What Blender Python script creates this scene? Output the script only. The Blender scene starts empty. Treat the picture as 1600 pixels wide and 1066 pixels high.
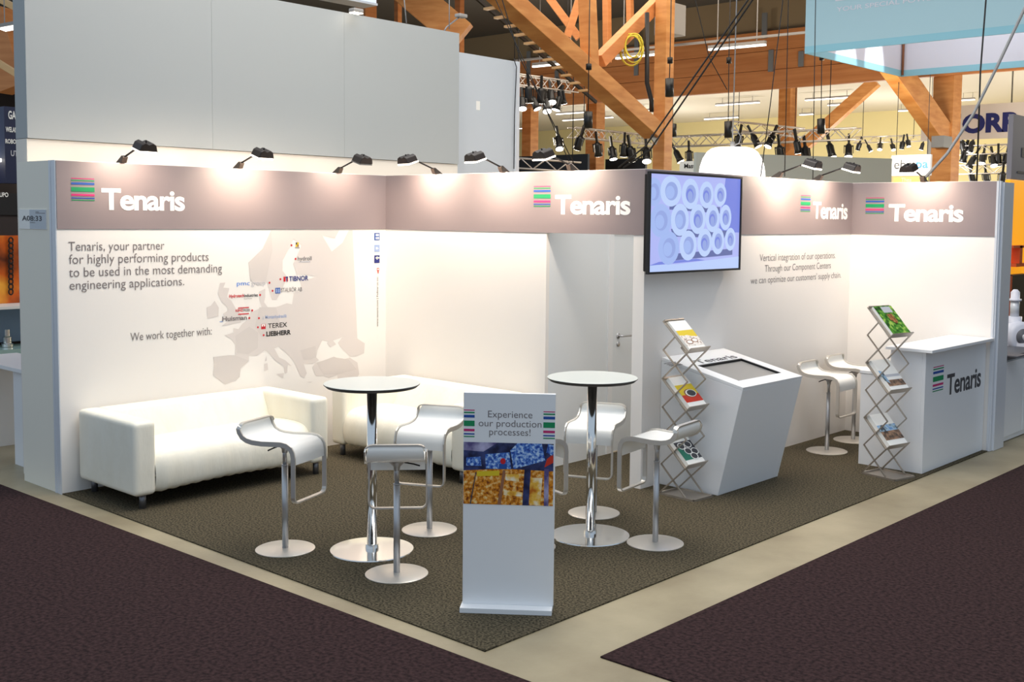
import bpy, bmesh, math, random
from mathutils import Vector, Matrix, Euler
random.seed(7)
C = bpy.context.scene.collection
SC = bpy.context.scene
PI = math.pi

# ------------------------------------------------------------------ camera
FPX, YAW, PITCH, ROLL = 1741.77, -0.72445, 0.07390, 0.01140
CAM = Vector((8.2004, -3.7906, 2.1102))
SHX, SHY = 52.818, -62.547            # principal point offset in pixels of a 1600 wide frame
FW = Vector((math.sin(YAW)*math.cos(PITCH), math.cos(YAW)*math.cos(PITCH), -math.sin(PITCH)))
RT0 = Vector((math.cos(YAW), -math.sin(YAW), 0)); UP0 = RT0.cross(FW)
RT = math.cos(ROLL)*RT0 + math.sin(ROLL)*UP0
UP = -math.sin(ROLL)*RT0 + math.cos(ROLL)*UP0
cd = bpy.data.cameras.new('camera'); cam = bpy.data.objects.new('camera', cd); C.objects.link(cam)
cd.sensor_width = 36; cd.sensor_fit = 'HORIZONTAL'; cd.lens = FPX/1600*36
cd.shift_x = -SHX/1600; cd.shift_y = SHY/1600; cd.clip_end = 300
cam.matrix_world = Matrix(((RT.x, UP.x, -FW.x, CAM.x), (RT.y, UP.y, -FW.y, CAM.y), (RT.z, UP.z, -FW.z, CAM.z), (0, 0, 0, 1)))
SC.camera = cam

# ------------------------------------------------------------------ world, hall lights, added fill lights, exposure
SC.view_settings.view_transform = 'Standard'; SC.view_settings.look = 'None'
SC.view_settings.exposure = 0.0; SC.view_settings.gamma = 1.0; SC.view_settings.use_curve_mapping = False
W = bpy.data.worlds.new('hall_daylight'); SC.world = W; W.use_nodes = True
bg = W.node_tree.nodes['Background']; bg.inputs[0].default_value = (0.70, 0.86, 1.05, 1); bg.inputs[1].default_value = 0.60

def area(name, loc, size, power, color, target=None, sy=None):
    l = bpy.data.lights.new(name, 'AREA'); l.energy = power; l.color = color; l.size = size
    if sy: l.shape = 'RECTANGLE'; l.size_y = sy
    o = bpy.data.objects.new(name, l); C.objects.link(o); o.location = loc
    if target is not None:
        o.rotation_euler = (Vector(target)-Vector(loc)).to_track_quat('-Z', 'Y').to_euler()
    return o
area('hall_ceiling_light', (2.5, 2.5, 7.6), 5.0, 500, (1.0, 0.93, 0.84))
area('hall_ceiling_light', (7.0, 1.0, 7.8), 5.0, 160, (0.95, 0.97, 1.0))
area('hall_ceiling_light', (-6.0, 14.0, 7.9), 8.0, 700, (1.0, 0.90, 0.76))
def fill_point(loc, power, color, r=0.5):  # point fill added to brighten hall walls and ceiling; no real luminaire
    l = bpy.data.lights.new('hall_fill_light', 'POINT'); l.energy = power; l.color = color; l.shadow_soft_size = r
    o = bpy.data.objects.new('hall_fill_light', l); C.objects.link(o); o.location = loc
for hx, hy in ((-28, 33), (-18, 34), (-8, 33), (2, 33), (-24, 41), (-13, 42), (-3, 40)): fill_point((hx, hy, 3.4), 560, (1.0, 0.97, 0.92))
for hx, hy in ((-14, 19), (-3, 21), (5, 19), (0.5, 25)): fill_point((hx, hy, 4.2), 360, (1.0, 0.9, 0.74))  # added fill before the deep beam, lifts the timber and the white banner

# ------------------------------------------------------------------ pixel to place
def ray(px, py):
    return FW + (px-800-SHX)/FPX*RT - (py-533-SHY)/FPX*UP
def at(px, py, x=None, y=None, z=None, d=None, pl=None):
    r = ray(px, py)
    if x is not None: t = (x-CAM.x)/r.x
    elif y is not None: t = (y-CAM.y)/r.y
    elif z is not None: t = (z-CAM.z)/r.z
    elif d is not None: t = d
    else: t = (pl[0]-CAM).dot(pl[1])/r.dot(pl[1])
    return CAM + r*t

# ------------------------------------------------------------------ materials
def lin(r, g, b):
    f = lambda c: ((c/255+0.055)/1.055)**2.4 if c > 10 else c/255/12.92
    return (f(r), f(g), f(b), 1)
def mat(name, rgb, rough=0.5, metal=0.0, emit=None, estr=1.0, spec=0.5, coat=0.0):
    m = bpy.data.materials.new(name); m.use_nodes = True
    b = m.node_tree.nodes['Principled BSDF']
    b.inputs['Base Color'].default_value = lin(*rgb); b.inputs['Roughness'].default_value = rough
    b.inputs['Metallic'].default_value = metal; b.inputs['Specular IOR Level'].default_value = spec
    b.inputs['Coat Weight'].default_value = coat
    if emit: b.inputs['Emission Color'].default_value = lin(*emit); b.inputs['Emission Strength'].default_value = estr
    return m
def noise_mat(name, c1, c2, scale, rough=0.6, bump=0.0, bscale=None, detail=4, stretch=None, metal=0.0, p=(0.35, 0.65), c3=None, spec=0.5, bdist=0.02):
    m = mat(name, c1, rough, metal, spec=spec); nt = m.node_tree; b = nt.nodes['Principled BSDF']
    tc = nt.nodes.new('ShaderNodeTexCoord'); mp = nt.nodes.new('ShaderNodeMapping'); nt.links.new(tc.outputs['Object'], mp.inputs[0])
    if stretch: mp.inputs['Scale'].default_value = stretch
    n = nt.nodes.new('ShaderNodeTexNoise'); n.inputs['Scale'].default_value = scale; n.inputs['Detail'].default_value = detail
    nt.links.new(mp.outputs[0], n.inputs['Vector'])
    r = nt.nodes.new('ShaderNodeValToRGB'); nt.links.new(n.outputs['Fac'], r.inputs[0])
    r.color_ramp.elements[0].color = lin(*c1); r.color_ramp.elements[1].color = lin(*c2)
    r.color_ramp.elements[0].position, r.color_ramp.elements[1].position = p
    if c3:
        e = r.color_ramp.elements.new((p[0]+p[1])/2); e.color = lin(*c3)
    nt.links.new(r.outputs[0], b.inputs['Base Color'])
    if bump:
        n2 = nt.nodes.new('ShaderNodeTexNoise'); n2.inputs['Scale'].default_value = bscale or scale; n2.inputs['Detail'].default_value = 3
        nt.links.new(mp.outputs[0], n2.inputs['Vector'])
        bp = nt.nodes.new('ShaderNodeBump'); bp.inputs['Strength'].default_value = bump; bp.inputs['Distance'].default_value = bdist
        nt.links.new(n2.outputs['Fac'], bp.inputs['Height']); nt.links.new(bp.outputs[0], b.inputs['Normal'])
    return m
M = {}
M['wall'] = mat('white_wall_panel', (243, 238, 232), 0.45)
M['wallgrey'] = mat('grey_white_panel', (244, 238, 222), 0.5)
M['doorwall'] = mat('cool_white_panel', (232, 235, 236), 0.5)
M['fascia'] = mat('taupe_fascia', (143, 130, 131), 0.5)
M['white'] = mat('white_laminate', (240, 240, 240), 0.35)
M['gloss'] = mat('white_lacquer', (248, 247, 242), 0.25)
M['tabletop'] = mat('white_tabletop', (206, 209, 202), 0.3)
M['black'] = mat('black_plastic', (22, 22, 24), 0.4)
M['rubber'] = mat('black_edge', (34, 32, 31), 0.6)
M['chrome'] = mat('chrome', (235, 234, 232), 0.12, 1.0)
M['steel'] = mat('brushed_steel', (226, 221, 213), 0.4, 0.9)
M['satin'] = mat('satin_aluminium', (200, 200, 202), 0.42, 0.9)
M['warmsteel'] = mat('rack_aluminium', (190, 180, 168), 0.4, 0.85)
M['alu'] = mat('aluminium_profile', (222, 225, 230), 0.35, 0.15)
M['leather'] = noise_mat('white_slipcover', (247, 242, 226), (244, 238, 220), 3, 0.5, 0.45, 4.5, detail=1, stretch=(2.2, 2.0, 0.8), bdist=0.02)
M['legmetal'] = mat('sofa_leg_metal', (120, 120, 124), 0.4, 0.8)
M['darkmetal'] = mat('dark_metal', (38, 36, 36), 0.45, 0.5)
M['lampblack'] = mat('lamp_housing', (46, 38, 34), 0.4)
M['glow'] = mat('lamp_glass', (255, 250, 240), 0.4, emit=(255, 240, 220), estr=8)
M['tube'] = mat('fluorescent_tube', (255, 255, 250), 0.4, emit=(255, 250, 240), estr=3)
M['dome'] = mat('glowing_lamp_shade', (255, 255, 255), 0.4, emit=(255, 250, 246), estr=1.6)
M['spotglow'] = mat('spot_lens', (255, 255, 250), 0.4, emit=(255, 248, 235), estr=6)
M['concrete'] = noise_mat('concrete_floor', (170, 157, 128), (138, 125, 99), 1.6, 0.42, 0.06, 40, detail=9, p=(0.32, 0.7))
M['carpet'] = noise_mat('olive_grey_carpet', (48, 44, 34), (100, 91, 73), 75, 0.95, 0.2, 150, detail=9, p=(0.38, 0.62), spec=0.1)
M['aisle'] = noise_mat('aubergine_carpet', (36, 26, 27), (64, 46, 46), 45, 0.95, 0.15, 120, detail=9, p=(0.35, 0.65), spec=0.1)
M['timber'] = noise_mat('glulam_timber', (186, 120, 58), (208, 146, 82), 1.6, 0.55, stretch=(1, 1, 5), detail=3)
M['timberdark'] = noise_mat('brown_timber', (196, 122, 66), (212, 140, 82), 1.4, 0.6, stretch=(0.4, 1, 6), detail=3)
M['timberpale'] = noise_mat('pale_timber', (222, 176, 118), (234, 192, 138), 1.6, 0.55, stretch=(1, 1, 5), detail=3)
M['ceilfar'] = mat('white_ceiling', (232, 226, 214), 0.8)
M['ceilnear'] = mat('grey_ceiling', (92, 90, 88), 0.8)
M['beige'] = mat('beige_panel', (150, 130, 100), 0.8)
M['yellow'] = mat('yellow_hall_wall', (236, 222, 166), 0.8)
M['grey'] = mat('grey_metal', (130, 132, 134), 0.5, 0.3)
M['hvac'] = mat('grey_sheet_metal', (158, 154, 150), 0.6)
M['bluegrey'] = mat('bluegrey_panel', (200, 206, 212), 0.6)
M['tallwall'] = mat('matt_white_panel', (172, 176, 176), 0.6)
M['seam'] = mat('panel_seam', (120, 118, 116), 0.7)
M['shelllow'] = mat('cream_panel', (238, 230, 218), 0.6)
M['aqua'] = mat('aqua_fabric', (190, 224, 232), 0.8)
M['aquahem'] = mat('aqua_hem', (160, 216, 230), 0.8)
M['whitefabric'] = mat('white_fabric', (236, 236, 244), 0.8)
M['banner'] = mat('white_banner', (238, 234, 232), 0.7)
M['navy'] = mat('navy_print', (30, 42, 120), 0.6)
M['blue'] = mat('blue_print', (26, 78, 160), 0.6)
M['skyblue'] = mat('light_blue_print', (60, 130, 220), 0.6)
M['green'] = mat('green_print', (0, 140, 84), 0.6)
M['pink'] = mat('magenta_print', (198, 40, 110), 0.6)
M['red'] = mat('red_print', (200, 24, 40), 0.6)
M['textgrey'] = mat('grey_print', (120, 112, 112), 0.6)
M['textdark'] = mat('dark_grey_print', (66, 66, 70), 0.6)
M['textwhite'] = mat('white_print', (255, 252, 248), 0.5)
M['textblack'] = mat('black_print', (28, 24, 24), 0.6)
M['paleblue'] = mat('pale_blue_print', (150, 170, 210), 0.6)
M['palegrey'] = mat('pale_grey_print', (190, 190, 196), 0.6)
M['map'] = mat('pale_map_print', (220, 212, 207), 0.5)
M['map2'] = mat('deeper_map_print', (213, 205, 200), 0.5)
M['orange'] = mat('orange_wall', (255, 160, 10), 0.5)
M['deeporange'] = mat('orange_metal', (220, 80, 20), 0.4)
M['darkroom'] = mat('dark_panel', (44, 34, 32), 0.7)
M['counterdark'] = mat('dark_grey_top', (104, 104, 110), 0.5)
M['machine'] = mat('white_machine', (236, 236, 246), 0.35)
M['glassgreen'] = mat('pale_glass', (160, 190, 184), 0.15)
M['paper'] = mat('white_paper', (244, 242, 236), 0.4)
M['yellowprint'] = mat('yellow_print', (226, 196, 30), 0.5)
M['redprint'] = mat('red_cover_print', (206, 50, 24), 0.5)
M['brown'] = mat('brown_print', (150, 100, 70), 0.5)
M['teal'] = mat('teal_print', (40, 120, 96), 0.5)
M['cable'] = mat('black_cable', (26, 24, 24), 0.6)
M['whitecable'] = mat('grey_cable', (150, 150, 150), 0.5)
M['yellowcable'] = mat('yellow_cable', (214, 196, 60), 0.6)
M['truss'] = mat('truss_aluminium', (214, 206, 200), 0.35, 0.5)
M['signgrey'] = mat('sign_grey', (138, 134, 140), 0.6)
M['leaf'] = noise_mat('leafy_print', (26, 60, 20), (170, 200, 90), 26, 0.4, detail=3, c3=(70, 140, 40))
M['tanpatch'] = noise_mat('tan_print', (190, 130, 80), (110, 60, 30), 40, 0.4)
M['photoblue'] = noise_mat('blue_photo_print', (90, 140, 200), (60, 70, 80), 18, 0.4, c3=(170, 200, 220))
M['photobrown'] = noise_mat('brown_photo_print', (180, 140, 110), (50, 44, 40), 22, 0.4)
M['photosteel'] = noise_mat('steel_photo_print', (235, 215, 200), (150, 120, 100), 40, 0.4, c3=(244, 238, 230))

# ------------------------------------------------------------------ mesh builder
class MB:
    def __init__(s): s.v = []; s.f = []; s.m = []; s.mats = []; s.sm = []
    def mi(s, m):
        m = M[m] if isinstance(m, str) else m
        if m not in s.mats: s.mats.append(m)
        return s.mats.index(m)
    def add(s, vs, fs, m, smooth=False):
        k = len(s.v); i = s.mi(m); s.v += [Vector(v) for v in vs]
        for f in fs: s.f.append([k+q for q in f]); s.m.append(i); s.sm.append(smooth)
        return s
    def box(s, a, b, m):
        x0, y0, z0 = a; x1, y1, z1 = b
        vs = [(x0, y0, z0), (x1, y0, z0), (x1, y1, z0), (x0, y1, z0), (x0, y0, z1), (x1, y0, z1), (x1, y1, z1), (x0, y1, z1)]
        return s.add(vs, [(0, 3, 2, 1), (4, 5, 6, 7), (0, 1, 5, 4), (1, 2, 6, 5), (2, 3, 7, 6), (3, 0, 4, 7)], m)
    def obox(s, o, ux, uy, uz, m):            # corner and three edge vectors
        o, ux, uy, uz = map(Vector, (o, ux, uy, uz))
        vs = [o, o+ux, o+ux+uy, o+uy, o+uz, o+ux+uz, o+ux+uy+uz, o+uy+uz]
        fs = [(0, 3, 2, 1), (4, 5, 6, 7), (0, 1, 5, 4), (1, 2, 6, 5), (2, 3, 7, 6), (3, 0, 4, 7)]
        if ux.cross(uy).dot(uz) < 0: fs = [tuple(reversed(f)) for f in fs]
        return s.add(vs, fs, m)
    def prism(s, pts, ext, m):                # planar polygon pushed along ext
        pts = [Vector(p) for p in pts]; ext = Vector(ext); n = len(pts)
        nrm = sum(((pts[i]-pts[0]).cross(pts[(i+1) % n]-pts[0]) for i in range(n)), Vector())
        if nrm.dot(ext) > 0: pts = pts[::-1]
        vs = pts + [p+ext for p in pts]
        fs = [tuple(range(n)), tuple(range(2*n-1, n-1, -1))] + [((i+1) % n, i, n+i, n+(i+1) % n) for i in range(n)]
        return s.add(vs, fs, m)
    def poly(s, pts, m): return s.add(pts, [tuple(range(len(pts)))], m)
    def bar(s, a, b, w, h, m, up=(0, 0, 1)):
        a, b, up = Vector(a), Vector(b), Vector(up); d = (b-a).normalized()
        if abs(d.dot(up)) > 0.98: up = Vector((1, 0, 0))
        r = d.cross(up).normalized()*w; u = r.cross(d).normalized()*h
        return s.obox(a-r/2-u/2, b-a, r, u, m)
    def tube(s, pts, r, m, n=10, cap=True, ry=None):
        pts = [Vector(p) for p in pts]; k = len(pts); vs = []; prev = None
        for i, p in enumerate(pts):
            d = (pts[min(i+1, k-1)]-pts[max(i-1, 0)]).normalized()
            if prev is None:
                up = Vector((0, 0, 1)) if abs(d.z) < 0.95 else Vector((1, 0, 0)); a = d.cross(up).normalized()
            else: a = (prev - d*prev.dot(d)).normalized()
            prev = a; b = d.cross(a)
            rr = r[i] if isinstance(r, (list, tuple)) else r
            for j in range(n):
                t = 2*PI*j/n; vs.append(p + a*math.cos(t)*rr + b*math.sin(t)*rr)
        fs = [(i*n+j, i*n+(j+1) % n, (i+1)*n+(j+1) % n, (i+1)*n+j) for i in range(k-1) for j in range(n)]
        if cap: fs += [tuple(range(n-1, -1, -1)), tuple((k-1)*n+j for j in range(n))]
        return s.add(vs, fs, m, True)
    def lathe(s, prof, m, n=48, o=(0, 0, 0), ms=None):
        o = Vector(o); k = len(prof); vs = []
        for (r, z) in prof:
            for j in range(n):
                t = 2*PI*j/n; vs.append(o+Vector((max(r, 1e-4)*math.cos(t), max(r, 1e-4)*math.sin(t), z)))
        for i in range(k-1):
            fs = [(i*n+j, i*n+(j+1) % n, (i+1)*n+(j+1) % n, (i+1)*n+j) for j in range(n)]
            k0 = len(s.v)
            s.add(vs[i*n:(i+2)*n], [tuple(q-i*n for q in f) for f in fs], ms[i] if ms else m, False)
        return s
    def build(s, name, parent=None, world=False, bevel=0, seg=2, smooth=None, sub=0):
        me = bpy.data.meshes.new(name)
        vs = s.v
        if parent is not None and world:
            inv = root_matrix(parent).inverted(); vs = [inv @ v for v in vs]
        me.from_pydata([tuple(v) for v in vs], [], s.f)
        for m in s.mats: me.materials.append(m)
        for i, p in enumerate(me.polygons): p.material_index = s.m[i]; p.use_smooth = s.sm[i] if smooth is None else smooth
        me.update()
        o = bpy.data.objects.new(name, me); C.objects.link(o)
        if parent is not None: o.parent = parent
        if bevel:
            b = o.modifiers.new('bevel', 'BEVEL'); b.width = bevel; b.segments = seg; b.limit_method = 'ANGLE'; b.angle_limit = 0.6
        if sub:
            q = o.modifiers.new('sub', 'SUBSURF'); q.levels = sub; q.render_levels = sub
        return o
def root_matrix(o):
    m = Matrix.Translation(o.location) @ o.rotation_euler.to_matrix().to_4x4()
    return root_matrix(o.parent) @ m if o.parent else m
def weld(o, ang=0.7):
    me = o.data; bm = bmesh.new(); bm.from_mesh(me); bmesh.ops.remove_doubles(bm, verts=bm.verts, dist=2e-4)
    for f in bm.faces: f.smooth = True
    bm.to_mesh(me); bm.free(); me.set_sharp_from_angle(angle=ang); return o
def tag(o, label=None, cat=None, group=None, kind=None):
    if label: o['label'] = label
    if cat: o['category'] = cat
    if group: o['group'] = group
    if kind: o['kind'] = kind
    return o
def thing(name, label, cat, loc=(0, 0, 0), rotz=0, group=None):
    o = bpy.data.objects.new(name, None); C.objects.link(o); o.empty_display_size = 0.1
    o.location = loc; o.rotation_euler = (0, 0, rotz); return tag(o, label, cat, group)
def copy_tree(o, parent=None):
    c = o.copy(); C.objects.link(c)
    if parent is not None: c.parent = parent
    for ch in list(o.children): copy_tree(ch, c)
    return c
def struct(name, mb, **k): return tag(mb.build(name, **k), kind='structure')

# ------------------------------------------------------------------ lettering
def text_mesh(s, bold=0.0, spacing=1.0):
    cu = bpy.data.curves.new('txt', 'FONT'); cu.body = s; cu.size = 1.0; cu.align_y = 'TOP_BASELINE' if False else 'TOP_BASELINE'
    cu.offset = bold; cu.extrude = 0.0; cu.space_character = spacing; cu.resolution_u = 4
    o = bpy.data.objects.new('txt', cu); C.objects.link(o)
    me = bpy.data.meshes.new_from_object(o)
    bpy.data.objects.remove(o); bpy.data.curves.remove(cu); return me
CAPH = max(v.co.y for v in text_mesh('H').vertices)
def lettering(mb, s, o, ux, uy, width, cap, m, bold=0.0, spacing=1.0):
    """adds the string with its baseline start at o, running along ux for width, capitals cap high along uy"""
    me = text_mesh(s, bold, spacing); o, ux, uy = Vector(o), Vector(ux).normalized(), Vector(uy).normalized()
    xs = [v.co.x for v in me.vertices]; x0, x1 = min(xs), max(xs)
    y0 = min(v.co.y for v in text_mesh('H', bold).vertices)
    sx = width/(x1-x0); sy = cap/(CAPH-2*y0)
    mb.add([o+ux*((v.co.x-x0)*sx)+uy*((v.co.y-y0)*sy) for v in me.vertices], [tuple(p.vertices) for p in me.polygons], m)
    bpy.data.meshes.remove(me)
def letter_px(mb, s, pl, ux, uy, p0, p1, cap_px, m, bold=0.0, spacing=1.0):
    """lettering on the plane pl = (point, normal): baseline from p0 to p1, cap height reached at cap_px"""
    a, b, c = at(*p0, pl=pl), at(*p1, pl=pl), at(*cap_px, pl=pl)
    ux, uy = Vector(ux), Vector(uy)
    lettering(mb, s, a, ux, uy, (b-a).dot(ux), (c-a).dot(uy), m, bold, spacing)
BARS = [('pink', 0.0, 0.035), ('green', 0.08, 0.13), ('blue', 0.19, 0.29), ('green', 0.40, 0.60), ('pink', 0.70, 0.79), ('blue', 0.86, 0.91), ('green', 0.96, 1.0)]
def stripes(mb, o, ux, uy, w, h):             # o is the lower left corner of the striped emblem
    o, ux, uy = Vector(o), Vector(ux), Vector(uy)
    for m, t0, t1 in BARS:
        a = o+uy*h*(1-t1); mb.poly([a, a+ux*w, a+ux*w+uy*h*(t1-t0), a+uy*h*(t1-t0)], m)

# ------------------------------------------------------------------ the setting
WA, WB, WC, WD = 3.165, 3.0585, 6.63, 4.484      # map wall length, back wall length, far wall y, outer end x
H = 2.5; ZF = 1.991; DOORX = 2.045
struct('floor', MB().box((-45, -12, -0.1), (45, 50, -0.008), 'concrete'))
struct('wall_left', MB().box((-0.04, 0, -0.005), (0, WA+0.04, H), 'wall'))
struct('wall_front', MB().box((-0.65, 0, -0.008), (-0.10, 0.04, H), 'wallgrey'))
mb = MB().box((-0.10, -0.008, -0.008), (-0.075, 0.04, H), 'alu').box((-0.075, -0.004, -0.008), (-0.03, 0.04, H), 'alu').box((-0.03, -0.008, -0.008), (-0.0005, 0.0395, H), 'alu')
struct('trim_1', mb)
struct('wall_back', MB().box((0, WA, -0.005), (DOORX, WA+0.04, H), 'wall').box((DOORX, WA, ZF), (2.951, WA+0.04, H), 'wall'))
mb = MB().box((DOORX-0.04, WA+0.04, -0.005), (DOORX, 4.05, H), 'doorwall').box((DOORX-0.04, 4.93, -0.005), (DOORX, WC+0.04, H), 'doorwall').box((DOORX-0.04, 4.05, 1.985), (DOORX, 4.93, H), 'doorwall')
struct('wall_storage', mb)
struct('wall_right', MB().box((2.951, WA, -0.005), (WB, WC+0.04, H), 'wall'))
struct('wall_far', MB().box((WB, WC, -0.005), (WD, WC+0.04, H), 'wall'))
mb = MB().box((WD, WC-0.01, -0.005), (WD+0.02, WC+0.05, H), 'alu').box((WD, WC+0.05, -0.005), (WD+0.05, WC+0.30, H-0.01), 'alu').box((WD+0.02, WC+0.0, -0.005), (WD+0.035, WC+0.05, H), 'alu')
struct('trim_2', mb)
# storage door
d = struct('door_1', MB().box((DOORX-0.035, 4.065, 0.01), (DOORX+0.004, 4.915, 1.975), 'doorwall'))
hd = MB(); hd.tube([(DOORX+0.004, 4.15, 1.06), (DOORX+0.05, 4.15, 1.06), (DOORX+0.055, 4.165, 1.06), (DOORX+0.055, 4.28, 1.058)], 0.009, 'satin', 8)
hd.tube([(DOORX+0.003, 4.15, 1.06), (DOORX+0.012, 4.15, 1.06)], 0.025, 'satin', 16).tube([(DOORX+0.003, 4.15, 0.985), (DOORX+0.012, 4.15, 0.985)], 0.022, 'satin', 16)
hd.build('door_handle', d)
fr = MB().box((DOORX-0.0395, 4.0, -0.005), (DOORX+0.012, 4.065, 2.0), 'white').box((DOORX-0.0395, 4.915, -0.005), (DOORX+0.012, 4.97, 2.0), 'white').box((DOORX-0.0395, 4.065, 1.975), (DOORX+0.012, 4.915, 2.0), 'white')
fr.build('door_frame', d)
# carpets
def carpet(name, label, x0, y0, x1, y1, m, poly=None):
    mb = MB(); pts = poly or [(x0, y0), (x1, y0), (x1, y1), (x0, y1)]
    mb.prism([(p[0], p[1], -0.007) for p in pts], (0, 0, 0.007), m)
    return tag(mb.build(name), label, 'carpet')
carpet('stand_carpet', 'olive grey carpet covering the floor of the white exhibition stand', 0.001, 0.0, 4.47, WC, 'carpet', [(0.001, 0), (4.475, 0), (4.50, WC-0.012), (WB+.001, WC-0.001), (WB+.001, WA-.001), (2.95, WA-.001), (2.95, WC), (DOORX+.013, WC), (DOORX+.013, WA-.001), (0.001, WA-.001)])
a0 = at(0, 758, z=-0.007); a1 = at(825, 1066, z=-0.007); dd = (a1-a0).normalized(); dd = Vector((dd.x, dd.y))
p0 = Vector((a0.x, a0.y))-dd*4; p1 = Vector((a1.x, a1.y))+dd*6; nn = Vector((dd.y, -dd.x))
carpet('aisle_carpet', 'dark aubergine aisle carpet lying before the stand, on the map wall side', 0, 0, 0, 0, 'aisle', [p0[:], (p0+nn*6)[:], (p1+nn*6)[:], p1[:]])
b0 = at(938, 1028, z=-0.007); b1 = at(1600, 727, z=-0.007); b2 = at(1020, 1066, z=-0.007)
e1 = (b1-b0).normalized(); e2 = dd.to_3d()
carpet('aisle_carpet', 'dark aubergine aisle carpet lying beyond the concrete strip, on the reception counter side', 0, 0, 0, 0, 'aisle',
       [b0[:2], (b0+e2*6)[:2], (b0+e2*6+e1*16)[:2], (b0+e1*16)[:2]])

# ------------------------------------------------------------------ fascia signs
def fascia(label, band, pl, ux, s_px, t_px):
    """band = two opposite corners; s_px = emblem corners (top left, bottom right); t_px = baseline start, baseline end, cap top"""
    t = thing('fascia_sign', label, 'sign', ((band[0][0]+band[1][0])/2, (band[0][1]+band[1][1])/2, band[0][2]), group='taupe fascia signs')
    MB().box(band[0], band[1], 'fascia').build('fascia_band', t, world=True)
    a, b = at(*s_px[0], pl=pl), at(*s_px[1], pl=pl); ux = Vector(ux); mb = MB()
    o = Vector(pl[0]); w = (b-a).dot(ux); h = a.z-b.z
    stripes(mb, a-Vector((0, 0, h)), ux, (0, 0, 1), w, h); tag(mb.build('emblem', t, world=True), 'striped pink, green and blue emblem')
    mb = MB(); letter_px(mb, 'Tenaris', pl, ux, (0, 0, 1), *t_px, 'textwhite', 0.028, 0.93); tag(mb.build('lettering', t, world=True), 'bold white lettering')
X_, Y_ = Vector((1, 0, 0)), Vector((0, 1, 0))
plA = (Vector((0.0085, 0, 0)), X_); plB = (Vector((0, WA-0.0085, 0)), -Y_); plC = (Vector((WB+0.0085, 0, 0)), X_); plD = (Vector((0, WC-0.0085, 0)), -Y_)
fascia('taupe fascia sign with white lettering along the top of the map wall', ((0, 0.0005, ZF), (0.006, WA, H-0.003)), plA, Y_, ((111, 278), (148, 314)), ((159, 328), (289, 329), (159, 294)))
fascia('taupe fascia sign with white lettering over the doorway and back sofa', ((0.006, WA-0.006, ZF), (WB, WA, H-0.003)), plB, X_, ((834, 291), (860, 323)), ((867, 335), (985, 335.5), (867, 305)))
fascia('taupe fascia sign partly hidden by the wall-mounted screen', ((WB, WA, ZF), (WB+0.006, WC, H-0.003)), plC, Y_, ((1251.5, 305), (1266, 331)), ((1270, 342), (1324, 345), (1270, 315)))
fascia('taupe fascia sign with white lettering above the reception counter', ((WB+0.006, WC-0.006, ZF), (WD, WC, H-0.003)), plD, X_, ((1353, 309), (1381, 334)), ((1388, 346), (1505, 346), (1388, 319)))

# ------------------------------------------------------------------ map wall prints
E = 0.0015
plM = (Vector((E, 0, 0)), X_)
def zp(x, y): return (330+x*0.2627, 340+y*0.2627)
def merc(lo, la): return lo, math.degrees(math.log(math.tan(PI/4+math.radians(la)/2)))
ref = [((4.4, 51.9), (227, 598)), ((23.0, 61.5), (500, 246)), ((18.0, 59.3), (412, 367)), ((7.5, 51.5), (275, 600)), ((34.5, 43.2), (720, 785)), ((18.3, 40.0), (455, 900)), ((33.5, 39.0), (740, 905)), ((20.0, 66), (478, 165)), ((-5, 58), (80, 400))]
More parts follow.
